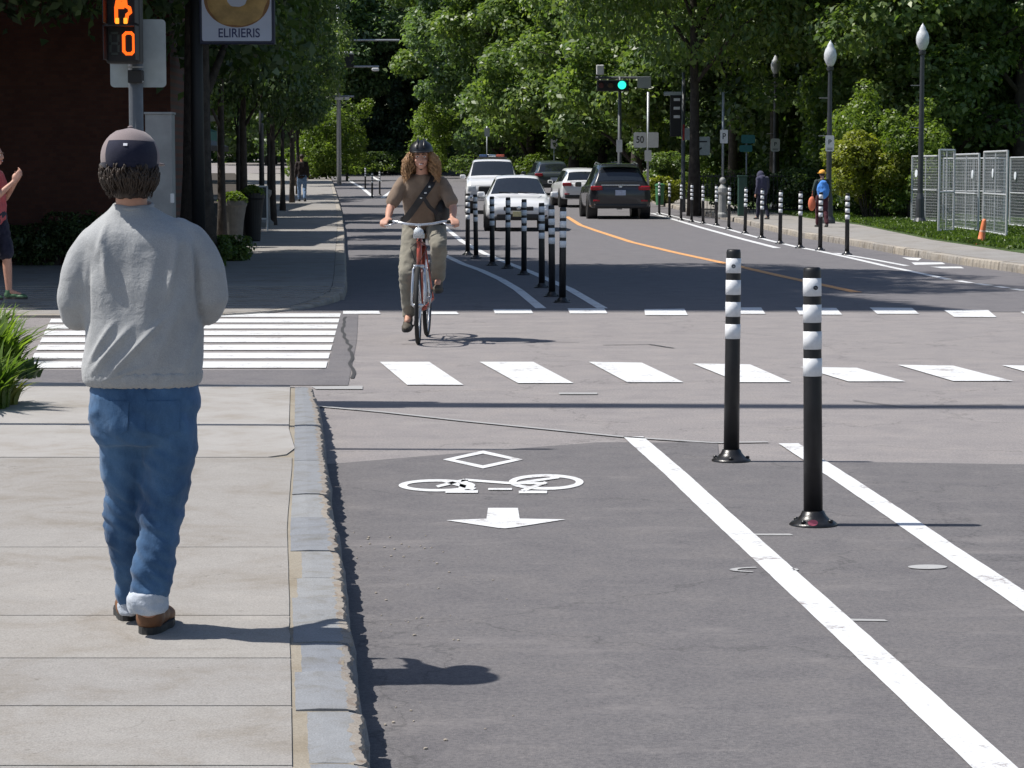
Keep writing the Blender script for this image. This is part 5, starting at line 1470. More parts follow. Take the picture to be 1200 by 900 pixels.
def face_parts(root, c, B, s=1.0, smile=True):
    white = mat('eye_white', (.7, .68, .66), .3, bmp=0); iris = mat('eye_dark', (.03, .02, .015), .2, bmp=0); lip = mat('lips', (.36, .11, .10), .5, bmp=0); brow = M_hair
    Q = lambda x, y, z: Vector(c) + B @ Vector((x * s, y * s, z * s))
    for sx in (-1, 1):
        part('eye', root, white, lambda bm: ellip(bm, Q(sx * .031, .083, .002), (.0145 * s, .009 * s, .0075 * s), B), True)
        part('iris', root, iris, lambda bm: ellip(bm, Q(sx * .031, .0915, .002), (.006 * s, .003 * s, .006 * s), B), True)
        part('eyebrow', root, brow, lambda bm: chain(bm, [Q(sx * .015, .097, .020), Q(sx * .032, .097, .026), Q(sx * .048, .088, .020)], [.004 * s, .0045 * s, .003 * s]), True)
    part('mouth', root, lip, lambda bm: chain(bm, [Q(-.026, .082, -.062), Q(0, .092, -.070), Q(.026, .082, -.062)], [.004 * s, .0075 * s, .004 * s]), True)
    if smile: part('teeth', root, white, lambda bm: chain(bm, [Q(-.014, .0935, -.0655), Q(0, .0965, -.0675), Q(.014, .0935, -.0655)], [.003 * s, .004 * s, .003 * s]), True)

def locks(bm, c, B, n, zr, rad, ln, th, seed, down=1.0, back=False, wave=.012, az=(0, 360), spread=.0):
    """wavy strands of hair growing from the scalp"""
    rnd = random.Random(seed)
    for i in range(n):
        a = R(rnd.uniform(*az)); z = rnd.uniform(*zr); k = math.sqrt(max(.05, 1 - (z / .125) ** 2))
        p = Vector((rad[0] * math.cos(a) * k, rad[1] * math.sin(a) * k - .01, z)); o = Vector((math.cos(a), math.sin(a), 0))
        L = rnd.uniform(*ln); K = 6; pts = []; ph = rnd.uniform(0, 6); fr = rnd.uniform(5, 9); side = Vector((-o.y, o.x, 0))
        for j in range(K + 1):
            t = j / K
            pts.append(Vector(c) + B @ (p + o * (.012 * math.sin(PI * t) + spread * t) + Vector((0, 0, -L * t * down)) + side * wave * math.sin(ph + fr * t) + o * wave * .7 * math.cos(ph + fr * t)))
        tube(bm, pts, [th * (1 - .6 * (j / K) ** 2) for j in range(K + 1)], 5)

def shoe(root, heel, yaw, m, ms, L=.28, wd=.052, hgt=.075, pitch=0):
    """heel: ground point under the back of the heel"""
    T = Matrix.Translation(heel) @ Matrix.Rotation(yaw, 4, 'Z') @ Matrix.Rotation(pitch, 4, 'X')
    bm = bmesh.new(); ellip(bm, (0, .05, hgt * .62), (wd * .86, .055, hgt * .62)); ellip(bm, (0, .12, hgt * .55), (wd * .88, .09, hgt * .5)); ellip(bm, (0, L * .72, hgt * .40), (wd, L * .28, hgt * .42)); capsule(bm, (0, .05, hgt * .7), (0, .055, hgt * 1.3), .042, .040)
    bm.transform(T); s = organic('shoe', bm, m, root, .007, 5)
    bm = bmesh.new(); P = []
    for k in range(24):
        t = 2 * PI * k / 24; y = L / 2 + L / 2 * math.sin(t); w2 = wd * (1.03 if y > L * .45 else .86) ; P.append((w2 * math.copysign(abs(math.cos(t)) ** .7, math.cos(t)), y))
    prism(bm, P, 0, .024); bm.transform(T); build('sole', bm, ms, s)
    return s

def cloth_fold(a, sx, sy, sz, seed=0, ridg=.5):
    def f(co, n):
        v = noise.noise(Vector((co.x * sx + seed, co.y * sy, co.z * sz)))
        u = noise.noise(Vector((co.x * sx * 2.3 + seed, co.y * sy * 2.1, co.z * sz * 2.2 + 5)))
        return a * (v * .8 + u * .35 + ridg * (.5 - abs(noise.noise(Vector((co.x * sx * 1.3 + co.z * sz * .9, co.y * sy, co.z * sz * 1.2 - co.x * sx * .3 + seed + 9))))) - ridg * .3)
    return f

# ---------------------------------------------------------------- the man walking away
Yb = 7.72
O = Vector((at(168, 450, Yb).x, Yb, KZ))
root = empty('person', O, 0, 'man seen from behind in grey sweatshirt, blue jeans and mauve cap', 'person')
PXM = (at(300, 450, Yb) - at(200, 450, Yb)).x / 100     # metres per pixel there
def MP(px, py, dY=0): return at(px, py, Yb + dY) - O
# body under the clothes
hc = MP(153, 196); B = basis(R(-8), R(-4))
bm = bmesh.new()
head_prims(bm, hc, B, 1.0)
nk = MP(155, 252, .03); capsule(bm, hc + Vector((0, -.01, -.05)), nk, .050, .052)
loft(bm, [(MP(162, 262), .07, .045), (MP(167, 284), .13, .07), (MP(169, 330), .145, .10), (MP(169, 400), .14, .095), (MP(168, 450), .145, .10), (MP(168, 480), .14, .095)])
shL, elL, wrL = MP(122, 292), MP(88, 356, .0), MP(122, 345, .19)
shR, elR, wrR = MP(214, 292), MP(244, 348, .0), MP(204, 340, .19)
for a, b, c_ in ((shL, elL, wrL), (shR, elR, wrR)):
    chain(bm, [a, a.lerp(b, .5), b], [.042, .042, .036]); chain(bm, [b, b.lerp(c_, .5), c_], [.038, .036, .026])
hand(bm, wrL, (.35, .85, .25), (.8, -.2, .2), (-.1, -.3, 1), 1.0, 38)
hand(bm, wrR, (-.35, .85, .25), (-.8, -.2, .2), (.1, -.3, 1), 1.0, 38)
legL = [MP(139, 478), MP(146, 590, .08), MP(152, 706, .20)]; legR = [MP(198, 482), MP(190, 592, .02), MP(174, 708, -.03)]
for lg in (legL, legR): chain(bm, [lg[0], lg[0].lerp(lg[1], .5), lg[1], lg[1].lerp(lg[2], .4), lg[2]], [.075, .066, .050, .048, .034])
hl = G(150, 728, KZ) - O; hr = G(173, 744, KZ) - O
for h_, lg in ((hl, legL), (hr, legR)): capsule(bm, lg[2], h_ + Vector((0, .06, .045)), .034, .03); capsule(bm, h_ + Vector((0, .05, .035)), h_ + Vector((0, .2, .03)), .03, .028)
body = organic('body', bm, SK, root, .0085, 4)
face_parts(root, hc, B, 1.0, False)
# sweatshirt
bm = bmesh.new(); q = PXM
def ring(py, xl, xr, ry, dy=0): return (MP((xl + xr) / 2, py, dy), (xr - xl) / 2 * q, ry)
loft(bm, [ring(449, 101, 234, .125, .0), ring(444, 98, 236, .128), ring(430, 97, 237, .132), ring(405, 101, 236, .128), ring(370, 100, 236, .122, .0), ring(335, 98, 237, .12, .0), ring(305, 95, 238, .12, .01), ring(282, 96, 237, .118, .015), ring(271, 100, 230, .112, .02), ring(261, 109, 215, .095, .025), ring(252, 121, 198, .080, .03), ring(244, 130, 184, .075, .03), ring(239, 133, 176, .068, .03)][::-1], 32, 2.5)
for sgn, pts in ((-1, [(124, 272, 0, 16), (110, 283, 0, 19), (98, 303, 0, 21), (92, 322, .0, 22.5), (89, 350, .01, 22.5), (91, 367, .04, 21), (108, 361, .13, 17), (120, 348, .18, 14)]),
                 (1, [(210, 271, 0, 16), (223, 281, 0, 19), (235, 300, 0, 21), (242, 320, 0, 22.5), (245, 346, .01, 22.5), (241, 361, .04, 21), (220, 353, .13, 17), (206, 342, .18, 14)])):
    chain(bm, [MP(a, b, d) for a, b, d, r in pts], [r * q for a, b, d, r in pts])
f1 = cloth_fold(.010, 7, 6, 4.5, 3, .9)
def fold_sweat(co, n):
    # long drapes falling from the shoulder blades plus the swags above the hem
    z = co.z; x = co.x
    g = 0
    for (x0, z0, x1, z1, w_, a) in DR:
        t = (z - z1) / (z0 - z1)
        if -.15 < t < 1.15:
            xc = x1 + (x0 - x1) * t; e = math.sin(PI * min(1, max(0, (t + .15) / 1.3)))
            g += a * e * math.exp(-((x - xc) / w_) ** 2)
    if n.y > .2: g = 0
    return f1(co, n) * (.55 if n.y < 0 else .8) + g
def dr(xa, ya, xb, yb, w_, a):
    p, r = MP(xa, ya, -.14), MP(xb, yb, -.14); return (p.x, p.z, r.x, r.z, w_, a)
DR = [dr(205, 285, 196, 345, .012, .016), dr(219, 285, 222, 335, .010, .013), dr(118, 282, 124, 332, .011, .014), dr(150, 385, 108, 436, .011, .016), dr(190, 375, 128, 440, .012, .016), dr(130, 380, 103, 425, .010, .014), dr(178, 300, 166, 400, .03, .010), dr(212, 345, 185, 420, .022, .012), dr(228, 380, 214, 436, .012, .008), dr(140, 290, 140, 380, .03, -.008), dr(224, 300, 232, 388, .007, -.017), dr(99, 318, 96, 392, .007, -.015), dr(170, 430, 120, 447, .012, .008), dr(120, 262, 112, 300, .010, .010)]
sw = organic('sweatshirt', bm, F_sweat, root, .0085, 9, fold_sweat)
rs = bmesh.new(); loft(rs, [(ring(452, 104, 232, .122)), (ring(446, 98, 236, .127)), (ring(437, 97, 237, .131)), (ring(433, 97, 237, .132))], 40, 2.5); 
organic('hem_band', rs, F_sweat, sw, .009, 3, lambda co, n: .002 * math.sin(math.atan2(co.y, co.x) * 120))
part('collar', sw, F_sweat, lambda bm: tube(bm, [MP(154.5, 241.5) + Vector((math.cos(t) * .060, .028 + math.sin(t) * .066, .010 * math.sin(t))) for t in [2 * PI * k / 28 for k in range(29)]], .0085, 8), True)
# jeans
bm = bmesh.new()
loft(bm, [ring(438, 112, 226, .10), ring(452, 106, 233, .118), ring(475, 104, 234, .120), ring(500, 107, 233, .122), ring(520, 112, 228, .10)][::-1], 28, 2.4)
chain(bm, [MP(a, b, d) for a, b, d, r in [(139, 482, 0, 34), (143, 520, .02, 31), (146, 556, .05, 27), (147, 592, .08, 25), (146, 630, .12, 22), (149, 668, .16, 18), (152, 702, .19, 14.5)]], [r * q for r in (34, 31, 27, 25, 22, 18, 14.5)])
chain(bm, [MP(a, b, d) for a, b, d, r in [(200, 485, 0, 34), (198, 524, .0, 32), (194, 560, .01, 30), (190, 594, .02, 28.5), (186, 630, .0, 26), (181, 665, -.02, 24), (174, 700, -.03, 21)]], [r * q for r in (34, 32, 30, 28.5, 26, 24, 21)])
f2 = cloth_fold(.012, 8, 6, 9, 12, 1.5)
jn = organic('jeans', bm, F_jean, root, .0085, 7, lambda co, n: f2(co, n) * (1.0 if co.z < .75 else .45) + .0035 * noise.noise(Vector((co.x * 14, co.y * 14, co.z * 42 + co.x * 25))) * (2.2 if co.z < .45 else .8))
for nm, (a, b, d, r, h2) in (('cuff', (172.5, 705, -.03, 24, 13)), ('cuff', (152.5, 712, .19, 15, 9))):
    bm = bmesh.new(); c0 = MP(a, b, d); tube(bm, [c0 + Vector((0, 0, -h2 * q)), c0 + Vector((0, 0, -h2 * q * .6)), c0 + Vector((0, 0, h2 * q * .6)), c0 + Vector((0, 0, h2 * q))], [r * q * .92, r * q, r * q, r * q * .9], 20)
    organic(nm, bm, F_jeanl, jn, .008, 3, cloth_fold(.008, 20, 20, 30, 5, .8))
for x0_, x1_ in ((122, 158), (178, 216)):
    bm = bmesh.new(); P = [(x0_, 466), (x1_, 466), (x1_ - 1, 500), ((x0_ + x1_) / 2, 508), (x0_ + 1, 500)]
    g = []
    for j in range(9):
        b = 466 + 34 * j / 8; row = []
        for i in range(9):
            a = x0_ + (x1_ - x0_) * i / 8 * (1 - .04 * j / 8); bb = b + (8 * (1 - abs(i - 4) / 4) * (j / 8))
            w0 = MP(a, bb); ok_, loc_, nn_, fi_ = jn.ray_cast(Vector((w0.x, -.5, w0.z)), Vector((0, 1, 0)))
            row.append(bm.verts.new((loc_ if ok_ else Vector((w0.x, -.12, w0.z))) + Vector((0, -.0035, 0))))
        g.append(row)
    for r0, r1 in zip(g, g[1:]):
        for k in range(8): bm.faces.new((r0[k], r0[k + 1], r1[k + 1], r1[k]))
    build('back_pocket', bm, F_jean, jn, True)
shoe(root, hr + Vector((0, -.005, 0)), R(-3), F_shoe, M_sole, .27, .056, .082); shoe(root, hl + Vector((0, -.005, 0)), R(8), F_shoe, M_sole, .27, .05, .07)
# hair
def hair_r(t):
    P_ = [(0, .084, .094), (.25, .087, .096), (.5, .086, .090), (.75, .074, .078), (1.0, .056, .062), (1.1, .050, .056)]
    for (a0, x0, y0), (a1, x1, y1) in zip(P_, P_[1:]):
        if t <= a1: f = (t - a0) / (a1 - a0); return x0 + (x1 - x0) * f, y0 + (y1 - y0) * f
    return P_[-1][1:]
bm = bmesh.new(); loft(bm, [(hc + Vector((0, -.014, .03 - .128 * k / 9)), *(q_ - .004 for q_ in hair_r(k / 9))) for k in range(10)], 40, 2.1); hb = organic('hair', bm, M_hair, root, .006, 1, lambda co, n: .009 * noise.noise(Vector((co.x * 45, co.y * 45, co.z * 22))) + .004 * noise.noise(Vector((co.x * 120, co.y * 120, co.z * 60))))
bm = bmesh.new(); 
rh = random.Random(9)
for i in range(420):
    a = R(rh.uniform(150, 390)); t0 = rh.uniform(0, .55); t1 = min(1.08, t0 + rh.uniform(.35, .6)); K = 7; pts = []; ph = rh.uniform(0, 6)
    for j in range(K + 1):
        t = t0 + (t1 - t0) * j / K; rx_, ry_ = hair_r(t); aa = a + .10 * math.sin(ph + 5 * t)
        off = .003 + .006 * math.sin(ph * 2 + 9 * t) + (.010 * max(0, t - .85) / .2)
        pts.append(hc + B @ Vector(((rx_ + off) * math.cos(aa), (ry_ + off) * math.sin(aa) - .012, .006 - .100 * t)))
    tube(bm, pts, [.0030 * (1 - .65 * (j / K) ** 2) for j in range(K + 1)], 5)
build('curls', bm, M_hair, hb, True)
# cap
cc = hc + B @ Vector((0, -.004, .030)); capR = (.093, .110, .097)
def dome(bm, c, B, r, zmin=-.1, az=(0, 360), grow=0, zmax=1.0, nu=32, nv=10):
    g = []
    for j in range(nv + 1):
        el = math.asin(zmin + (zmax - zmin) * j / nv); row = []
        for i in range(nu + 1):
            a = R(az[0] + (az[1] - az[0]) * i / nu)
            row.append(bm.verts.new(Vector(c) + B @ Vector(((r[0] + grow) * math.cos(a) * math.cos(el), (r[1] + grow) * math.sin(a) * math.cos(el), (r[2] + grow) * math.sin(el)))))
        g.append(row)
    for a, b in zip(g, g[1:]):
        for k in range(nu): bm.faces.new((a[k], a[k + 1], b[k + 1], b[k]))
bm = bmesh.new(); dome(bm, cc, B, capR, -.34); bmesh.ops.remove_doubles(bm, verts=bm.verts, dist=.0005); cap = build('cap', bm, F_cap, root, True)
bm = bmesh.new(); dome(bm, cc, B, capR, -.34, (236, 352), .0025, .50); build('rear_patch', bm, F_navy, cap, True)  # dark navy patch laid over the lower back of the cap
bm = bmesh.new(); dome(bm, cc, B, capR, -.37, (180, 360), .004, -.2); build('strap', bm, F_navy, cap, True)
bm = bmesh.new(); dome(bm, cc, B, capR, .30, (276, 284), .0045, .38, 4, 3); build('emblem', bm, mat('emblem_white', (.7, .7, .75), .5), cap)
bm = bmesh.new(); ellip(bm, cc + B @ Vector((0, .125, -.012)), (.078, .075, .008), B); build('brim', bm, F_cap, cap, True)
bm = bmesh.new(); ellip(bm, cc + B @ Vector((0, 0, .098)), (.009, .009, .005), B); build('button', bm, F_cap, cap, True)

# ---------------------------------------------------------------- generic clothed figure
def figure(label, loc, rz, s, J, skin, top, legs, shoem, hairm, cat='person', top_r=1.0, leg_r=1.0, sleeve=1.0, hatm=None, hair='short', voxel=.012, B=None, shorts=False, helmet=False, hcurl=30, face=True, name='person', handdirs=None, shoe_args=None, baggy=.0):
    root = empty(name, loc, rz, label, cat, None, s)
    B = B or basis(0)
    V = {k: Vector(v) for k, v in J.items()}
    bm = bmesh.new(); head_prims(bm, V['head'], B, .98); capsule(bm, V['head'] + B @ Vector((0, -.012, -.05)), V['neck'], .050, .056)
    ch = (V['shL'] + V['shR']) / 2; hp = (V['hipL'] + V['hipR']) / 2
    chain(bm, [V['shL'] * .9 + ch * .1, V['shR'] * .9 + ch * .1], [.05, .05]); 
    tors = [ch + Vector((0, 0, -.02)), ch.lerp(hp, .3), ch.lerp(hp, .65), hp]
    for dx in (-.06, 0, .06): chain(bm, [t + Vector((dx, 0, 0)) for t in tors], [.085, .10, .085, .095])
    chain(bm, [V['neck'], ch], [.055, .075])
    for S_ in 'LR':
        chain(bm, [V['sh' + S_], V['sh' + S_].lerp(V['el' + S_], .5), V['el' + S_]], [.050, .045, .037]); chain(bm, [V['el' + S_], V['el' + S_].lerp(V['wr' + S_], .4), V['wr' + S_]], [.037, .036, .025])
        chain(bm, [V['hip' + S_], V['hip' + S_].lerp(V['kn' + S_], .5), V['kn' + S_], V['kn' + S_].lerp(V['an' + S_], .4), V['an' + S_]], [.082, .070, .053, .052, .035])
        capsule(bm, V['an' + S_], V['an' + S_] + (V['toe' + S_] - V['an' + S_]) * .7, .034, .028)
        sg = -1 if S_ == 'L' else 1
        if handdirs: d_, n_, sd = handdirs[S_]
        else: d_, n_, sd = (V['wr' + S_] - V['el' + S_]), (-sg, 0, 0), (0, 1, 0)
        hand(bm, V['wr' + S_], d_, n_, sd, 1.0, hcurl)
    organic('body', bm, skin, root, min(voxel, .0095), 3)
    if face: face_parts(root, V['head'], B, .98)
    bm = bmesh.new(); tr_ = top_r
    for dx in (-.065, 0, .065): chain(bm, [t + Vector((dx, 0, 0)) for t in tors[:3]] + [hp + Vector((dx, 0, .0))], [.10 * tr_, .118 * tr_, .112 * tr_, .118 * tr_])
    chain(bm, [V['shL'] * .9 + ch * .1, V['shR'] * .9 + ch * .1], [.056 * tr_, .056 * tr_]); chain(bm, [V['neck'] + Vector((-.02, -.01, -.05)), V['shL'] * .8 + ch * .2], [.05, .05]); chain(bm, [V['neck'] + Vector((.02, -.01, -.05)), V['shR'] * .8 + ch * .2], [.05, .05]); chain(bm, [V['neck'] + Vector((0, 0, -.045)), ch], [.07, .09])
    for S_ in 'LR':
        a, b, c_ = V['sh' + S_], V['el' + S_], V['wr' + S_]
        if sleeve <= 1: e = a.lerp(b, sleeve); chain(bm, [a * .96 + ch * .04, a.lerp(e, .5), e], [.056 * tr_, .060 * tr_, .062 * tr_])
        else: chain(bm, [a, b, b.lerp(c_, sleeve - 1)], [.068 * tr_, .055, .045])
    organic('shirt', bm, top, root, voxel, 5, cloth_fold(.012, 9, 9, 8, loc[0], .8))
    bm = bmesh.new(); chain(bm, [V['hipL'] + Vector((.02, 0, .03)), V['hipR'] + Vector((-.02, 0, .03))], [.115, .115])
    for S_ in 'LR':
        a, b, c_ = V['hip' + S_], V['kn' + S_], V['an' + S_]
        if shorts: chain(bm, [a, a.lerp(b, .5), a.lerp(b, .92)], [.108, .10, .095])
        else: chain(bm, [a, a.lerp(b, .5), b, b.lerp(c_, .45), b.lerp(c_, .93)], [x * leg_r for x in (.10, .09, .075 + baggy, .068 + baggy, .06 + baggy)])
    organic('shorts' if shorts else 'trousers', bm, legs, root, voxel, 5, cloth_fold(.013, 10, 10, 13, loc[0] + 4, .9))
    for S_ in 'LR':
        a, t = V['an' + S_], V['toe' + S_]; d = t - a; yaw = math.atan2(-d.x, d.y); pit = (shoe_args or {}).get(S_, 0)
        if shoe_args: o = shoe(root, a + Vector((0, -.055, -.085)), yaw, shoem, M_sole, .27, .048, .075, pit)
        else: o = shoe(root, Vector((a.x, a.y - .055, 0)), yaw, shoem, M_sole, .27, .048, .075)
    if hair:
        bm = bmesh.new(); ellip(bm, V['head'] + B @ Vector((0, -.022, .030)), (.088, .096, .088), B); hb = build('hair', bm, hairm, root, True)
    else: hb = None
    return root, V, B, hb
STAND = dict(head=(0, .02, 1.62), neck=(0, 0, 1.47), shL=(-.18, 0, 1.40), shR=(.18, 0, 1.40), elL=(-.22, -.02, 1.12), elR=(.22, -.02, 1.12), wrL=(-.22, .08, .88), wrR=(.22, .08, .88),
             hipL=(-.09, 0, .93), hipR=(.09, 0, .93), knL=(-.10, .10, .50), knR=(.10, -.02, .50), anL=(-.10, .12, .09), anR=(.10, -.22, .11), toeL=(-.11, .30, .03), toeR=(.11, -.04, .03))
# person in red at the left edge, facing right and raising a hand
p = G(1, 351, KZ)
J = dict(STAND); J.update(wrR=(.06, .26, 1.32), elR=(.20, .10, 1.14), wrL=(-.08, .24, 1.34), elL=(-.2, .06, 1.14), anR=(.10, -.08, .09), toeR=(.11, .10, .03))
root, V, B, hb = figure('person in a red T-shirt and dark shorts at the left edge holding up a hand', (p.x - .06, p.y, KZ), R(-100), 1.03, J, SKs, fabric('shirt_red', (.42, .07, .08), (.52, .10, .11), 500, 8, .2), F_navy, mat('shoe_green', (.06, .14, .07), .6), M_hair, shorts=True, hair='short', sleeve=.75,
       handdirs={'L': ((.2, .5, .8), (.5, 0, 0), (0, -.4, .6)), 'R': ((-.2, .5, .8), (-.5, 0, 0), (0, -.4, .6))})
# distant walker on the left pavement
p = G(354, 236, KZ)
figure('distant person in dark jacket and light blue jeans on the left pavement', (p.x, p.y, p.z), R(5), 1.12, STAND, SKs, fabric('jacket_dark', (.02, .015, .015), (.04, .03, .03), 500, 8, .2), fabric('jeans_pale', (.12, .2, .35), (.2, .3, .45), 500, 8, .2), M_sole, M_hair, sleeve=1.9, face=False, voxel=.016)
# two people on the right pavement
p = G(963, 266, KZ)
J = dict(STAND); J.update(elL=(-.26, .02, 1.14), wrL=(-.24, .16, .95))
root, V, B, hb = figure('person with orange cap and bright blue backpack on the right pavement', (p.x, p.y, p.z), R(8), .84, J, SKs, fabric('jacket_green', (.03, .05, .045), (.05, .07, .06), 500, 8, .2), fabric('trousers_maroon', (.05, .015, .022), (.09, .03, .04), 500, 8, .2), M_sole, M_hair, sleeve=1.8, face=False, voxel=.016, leg_r=1.15)
bm = bmesh.new(); dome(bm, V['head'] + Vector((0, -.01, .04)), B, (.11, .12, .11), -.15); ellip(bm, V['head'] + Vector((0, .03, .035)), (.15, .16, .012)); build('cap', bm, mat('cap_orange', (.75, .36, .05), .7), root, True)
root2 = empty('backpack', p + Vector((.0, -.19, .86)), R(8), 'bright blue backpack worn by the person with the orange cap', 'backpack')
bm = bmesh.new(); ellip(bm, (0, 0, .10), (.17, .11, .24)); ellip(bm, (0, -.05, .02), (.13, .09, .15)); ellip(bm, (0, -.01, .26), (.11, .08, .09)); organic('bag', bm, fabric('pack_blue', (.05, .20, .62), (.10, .32, .80), 400, 10, .2), root2, .014, 4, cloth_fold(.01, 14, 14, 14, 2))
bm = bmesh.new()
for sx in (-1, 1): tube(bm, [(sx * .09, .08, .30), (sx * .11, .12, .36), (sx * .12, .20, .30)], .016, 6)
build('strap', bm, M_strap, root2)
bm = bmesh.new(); ellip(bm, (0, 0, 0), (.10, .08, .19)); tube(bm, [(0, 0, .15), (.02, .02, .36)], .012, 6)
o = organic('shoulder_bag', bm, mat('bag_orange', (.62, .16, .08), .7), None, .015, 4); o.location = p + Vector((-.27, -.05, .60)); tag(o, 'orange bag hanging at the left side of the person with the blue backpack', 'bag')
p = G(893, 257, KZ)
J = dict(STAND); J.update(head=(0, .14, 1.52), neck=(0, .06, 1.42))
root, V, B, hb = figure('hooded person in dark violet leaning forward by the railings', (p.x, p.y, p.z), R(30), .86, J, SKs, fabric('hood_violet', (.045, .045, .085), (.07, .07, .12), 500, 8, .2), F_navy, M_sole, M_hair, sleeve=1.9, face=False, voxel=.016, top_r=1.2, B=basis(0, R(-25)))
bm = bmesh.new(); ellip(bm, V['head'] + Vector((0, -.03, .0)), (.13, .14, .16)); ellip(bm, (V['neck'] + Vector((0, -.05, .0))), (.14, .12, .12)); organic('hood', bm, MATS['hood_violet'], root, .014, 5)

# ---------------------------------------------------------------- bicycle
pw = G(489.5, 404.5); YAW = PI + R(-2.2)
BS = 1.07
fw = Matrix.Rotation(YAW, 4, 'Z') @ Vector((0, .53 * BS, 0)); org = Vector((pw.x, pw.y, 0)) - fw + Vector((0, .10, 0))
bk = empty('bicycle', org, YAW, 'red city bicycle with silver fork and mudguards ridden towards the camera', 'bicycle', None, BS)
WR = .345
def bwheel(y, steer=0):
    wo_ = bpy.data.objects.new('wheel', None); link(wo_, bk); wo_.location = (0, y, WR); wo_.rotation_euler = (0, 0, steer)
    M = Matrix.Rotation(PI / 2, 4, 'Y')
    bm = bmesh.new(); K = 48; mr = .020
    for i in range(K):
        pass
    rings = []
    for i in range(K):
        t = 2 * PI * i / K; c_ = Vector((0, math.cos(t), math.sin(t)))
        rings.append([bm.verts.new(c_ * (WR - mr + mr * math.cos(a)) + Vector((mr * math.sin(a), 0, 0))) for a in [2 * PI * k / 10 for k in range(10)]])
    for i in range(K):
        a, b = rings[i], rings[(i + 1) % K]
        for k in range(10): bm.faces.new((a[k], a[(k + 1) % 10], b[(k + 1) % 10], b[k]))
    build('tyre', bm, M_tyre, wo_, True)
    bm = bmesh.new(); lathe(bm, [(WR - .040, -.010), (WR - .052, 0), (WR - .040, .010), (WR - .034, 0), (WR - .040, -.010)], 48, cap=False); bm.transform(M); build('rim', bm, M_rim, wo_, True)
    bm = bmesh.new()
    for i in range(20):
        t = 2 * PI * i / 20; tube(bm, [(.03 * (1 if i % 2 else -1), .02 * math.cos(t), .02 * math.sin(t)), (0, (WR - .045) * math.cos(t), (WR - .045) * math.sin(t))], .0016, 4)
    build('spokes', bm, M_chrome, wo_)
    bm = bmesh.new(); tube(bm, [(-.05, 0, 0), (-.03, 0, 0), (.03, 0, 0), (.05, 0, 0)], [.01, .022, .022, .01], 10); build('hub', bm, M_chrome, wo_, True)
bwheel(.53, R(2)); bwheel(-.53)
A = dict(bb=(0, -.06, .29), st=(0, -.22, .86), hd=(0, .36, .90), hb=(0, .40, .70), rh=(0, -.53, WR), fh=(0, .53, WR))
bm = bmesh.new(); T_ = lambda a, b, r, r2=None: tube(bm, [a, b], [r, r2 or r], 10)
T_(A['bb'], A['st'], .016); T_(A['st'], A['hd'], .016); T_(A['bb'], A['hb'], .020); T_((0, .352, .94), (0, .408, .67), .022)
for sx in (-1, 1): T_((sx * .015, -.08, .29), (sx * .06, -.53, WR), .010); T_((sx * .012, -.21, .84), (sx * .06, -.53, WR), .008)
ellip(bm, A['bb'], (.04, .025, .025)); build('frame', bm, M_red, bk, True)
bm = bmesh.new(); M_silver = mat('silver', (.5, .52, .56), .25, metal=.7)
for sx in (-1, 1): tube(bm, [(sx * .018, .41, .69), (sx * .048, .42, .66), (sx * .056, .46, .50), (sx * .056, .53, WR)], [.012, .013, .012, .009], 10)
box(bm, 0, .412, .685, .10, .04, .03, .01); build('fork', bm, M_silver, bk, True)
bm = bmesh.new()
for y in (-.53,):
    g = []
    for i in range(15):
        t = R(-10 + i * 12) if y > 0 else R(0 + i * 12); c_ = Vector((0, y + math.cos(t) * (WR + .022), WR + math.sin(t) * (WR + .022)))
        g.append([bm.verts.new(c_ + Vector((x, 0, -abs(x) * .35))) for x in (-.028, 0, .028)])
    for a, b in zip(g, g[1:]):
        for k in range(2): bm.faces.new((a[k], a[k + 1], b[k + 1], b[k]))
build('mudguard', bm, M_silver, bk, True)
bm = bmesh.new(); tube(bm, [(0, .352, .93), (0, .34, 1.04)], .014, 10); tube(bm, [(0, .34, 1.03), (0, .40, 1.05)], .016, 10); build('stem', bm, M_silver, bk, True)
bm = bmesh.new(); tube(bm, [(-.31, .26, 1.075), (-.22, .33, 1.08), (-.12, .395, 1.06), (0, .40, 1.05), (.12, .395, 1.06), (.22, .33, 1.08), (.31, .26, 1.075)], .012, 10); hbb = build('handlebar', bm, M_silver, bk, True)
for sx in (-1, 1):
    bm = bmesh.new(); tube(bm, [(sx * .34, .235, 1.073), (sx * .24, .315, 1.079)], .017, 10); build('grip', bm, M_black, hbb, True)
    bm = bmesh.new(); tube(bm, [(sx * .21, .36, 1.07), (sx * .25, .38, 1.05), (sx * .31, .33, 1.04)], .007, 6); build('brake_lever', bm, M_silver, hbb, True)
bm = bmesh.new(); ellip(bm, (0, .43, .99), (.045, .03, .035)); bmesh.ops.create_cone(bm, segments=16, radius1=.04, radius2=.04, depth=.02, cap_ends=True, matrix=Matrix.Translation((0, .46, .99)) @ Matrix.Rotation(PI / 2, 4, 'X')); build('headlamp', bm, M_head, bk, True)
bm = bmesh.new(); box(bm, 0, .40, .955, .10, .05, .05, .01); build('lamp_bracket', bm, M_silver, bk)
bm = bmesh.new(); tube(bm, [A['st'], (0, -.24, .95)], .013, 8); ellip(bm, (0, -.26, .97), (.075, .11, .028)); ellip(bm, (0, -.12, .975), (.025, .09, .02)); build('saddle', bm, M_black, bk, True)
bm = bmesh.new(); lathe(bm, [(.09, -.004), (.095, 0), (.09, .004), (.06, 0)], 30, cap=False); bm.transform(Matrix.Translation((.05, -.06, .29)) @ Matrix.Rotation(PI / 2, 4, 'Y')); build('chainring', bm, M_silver, bk)
ped = {'R': (.13, -.03, .125), 'L': (-.13, -.09, .455)}
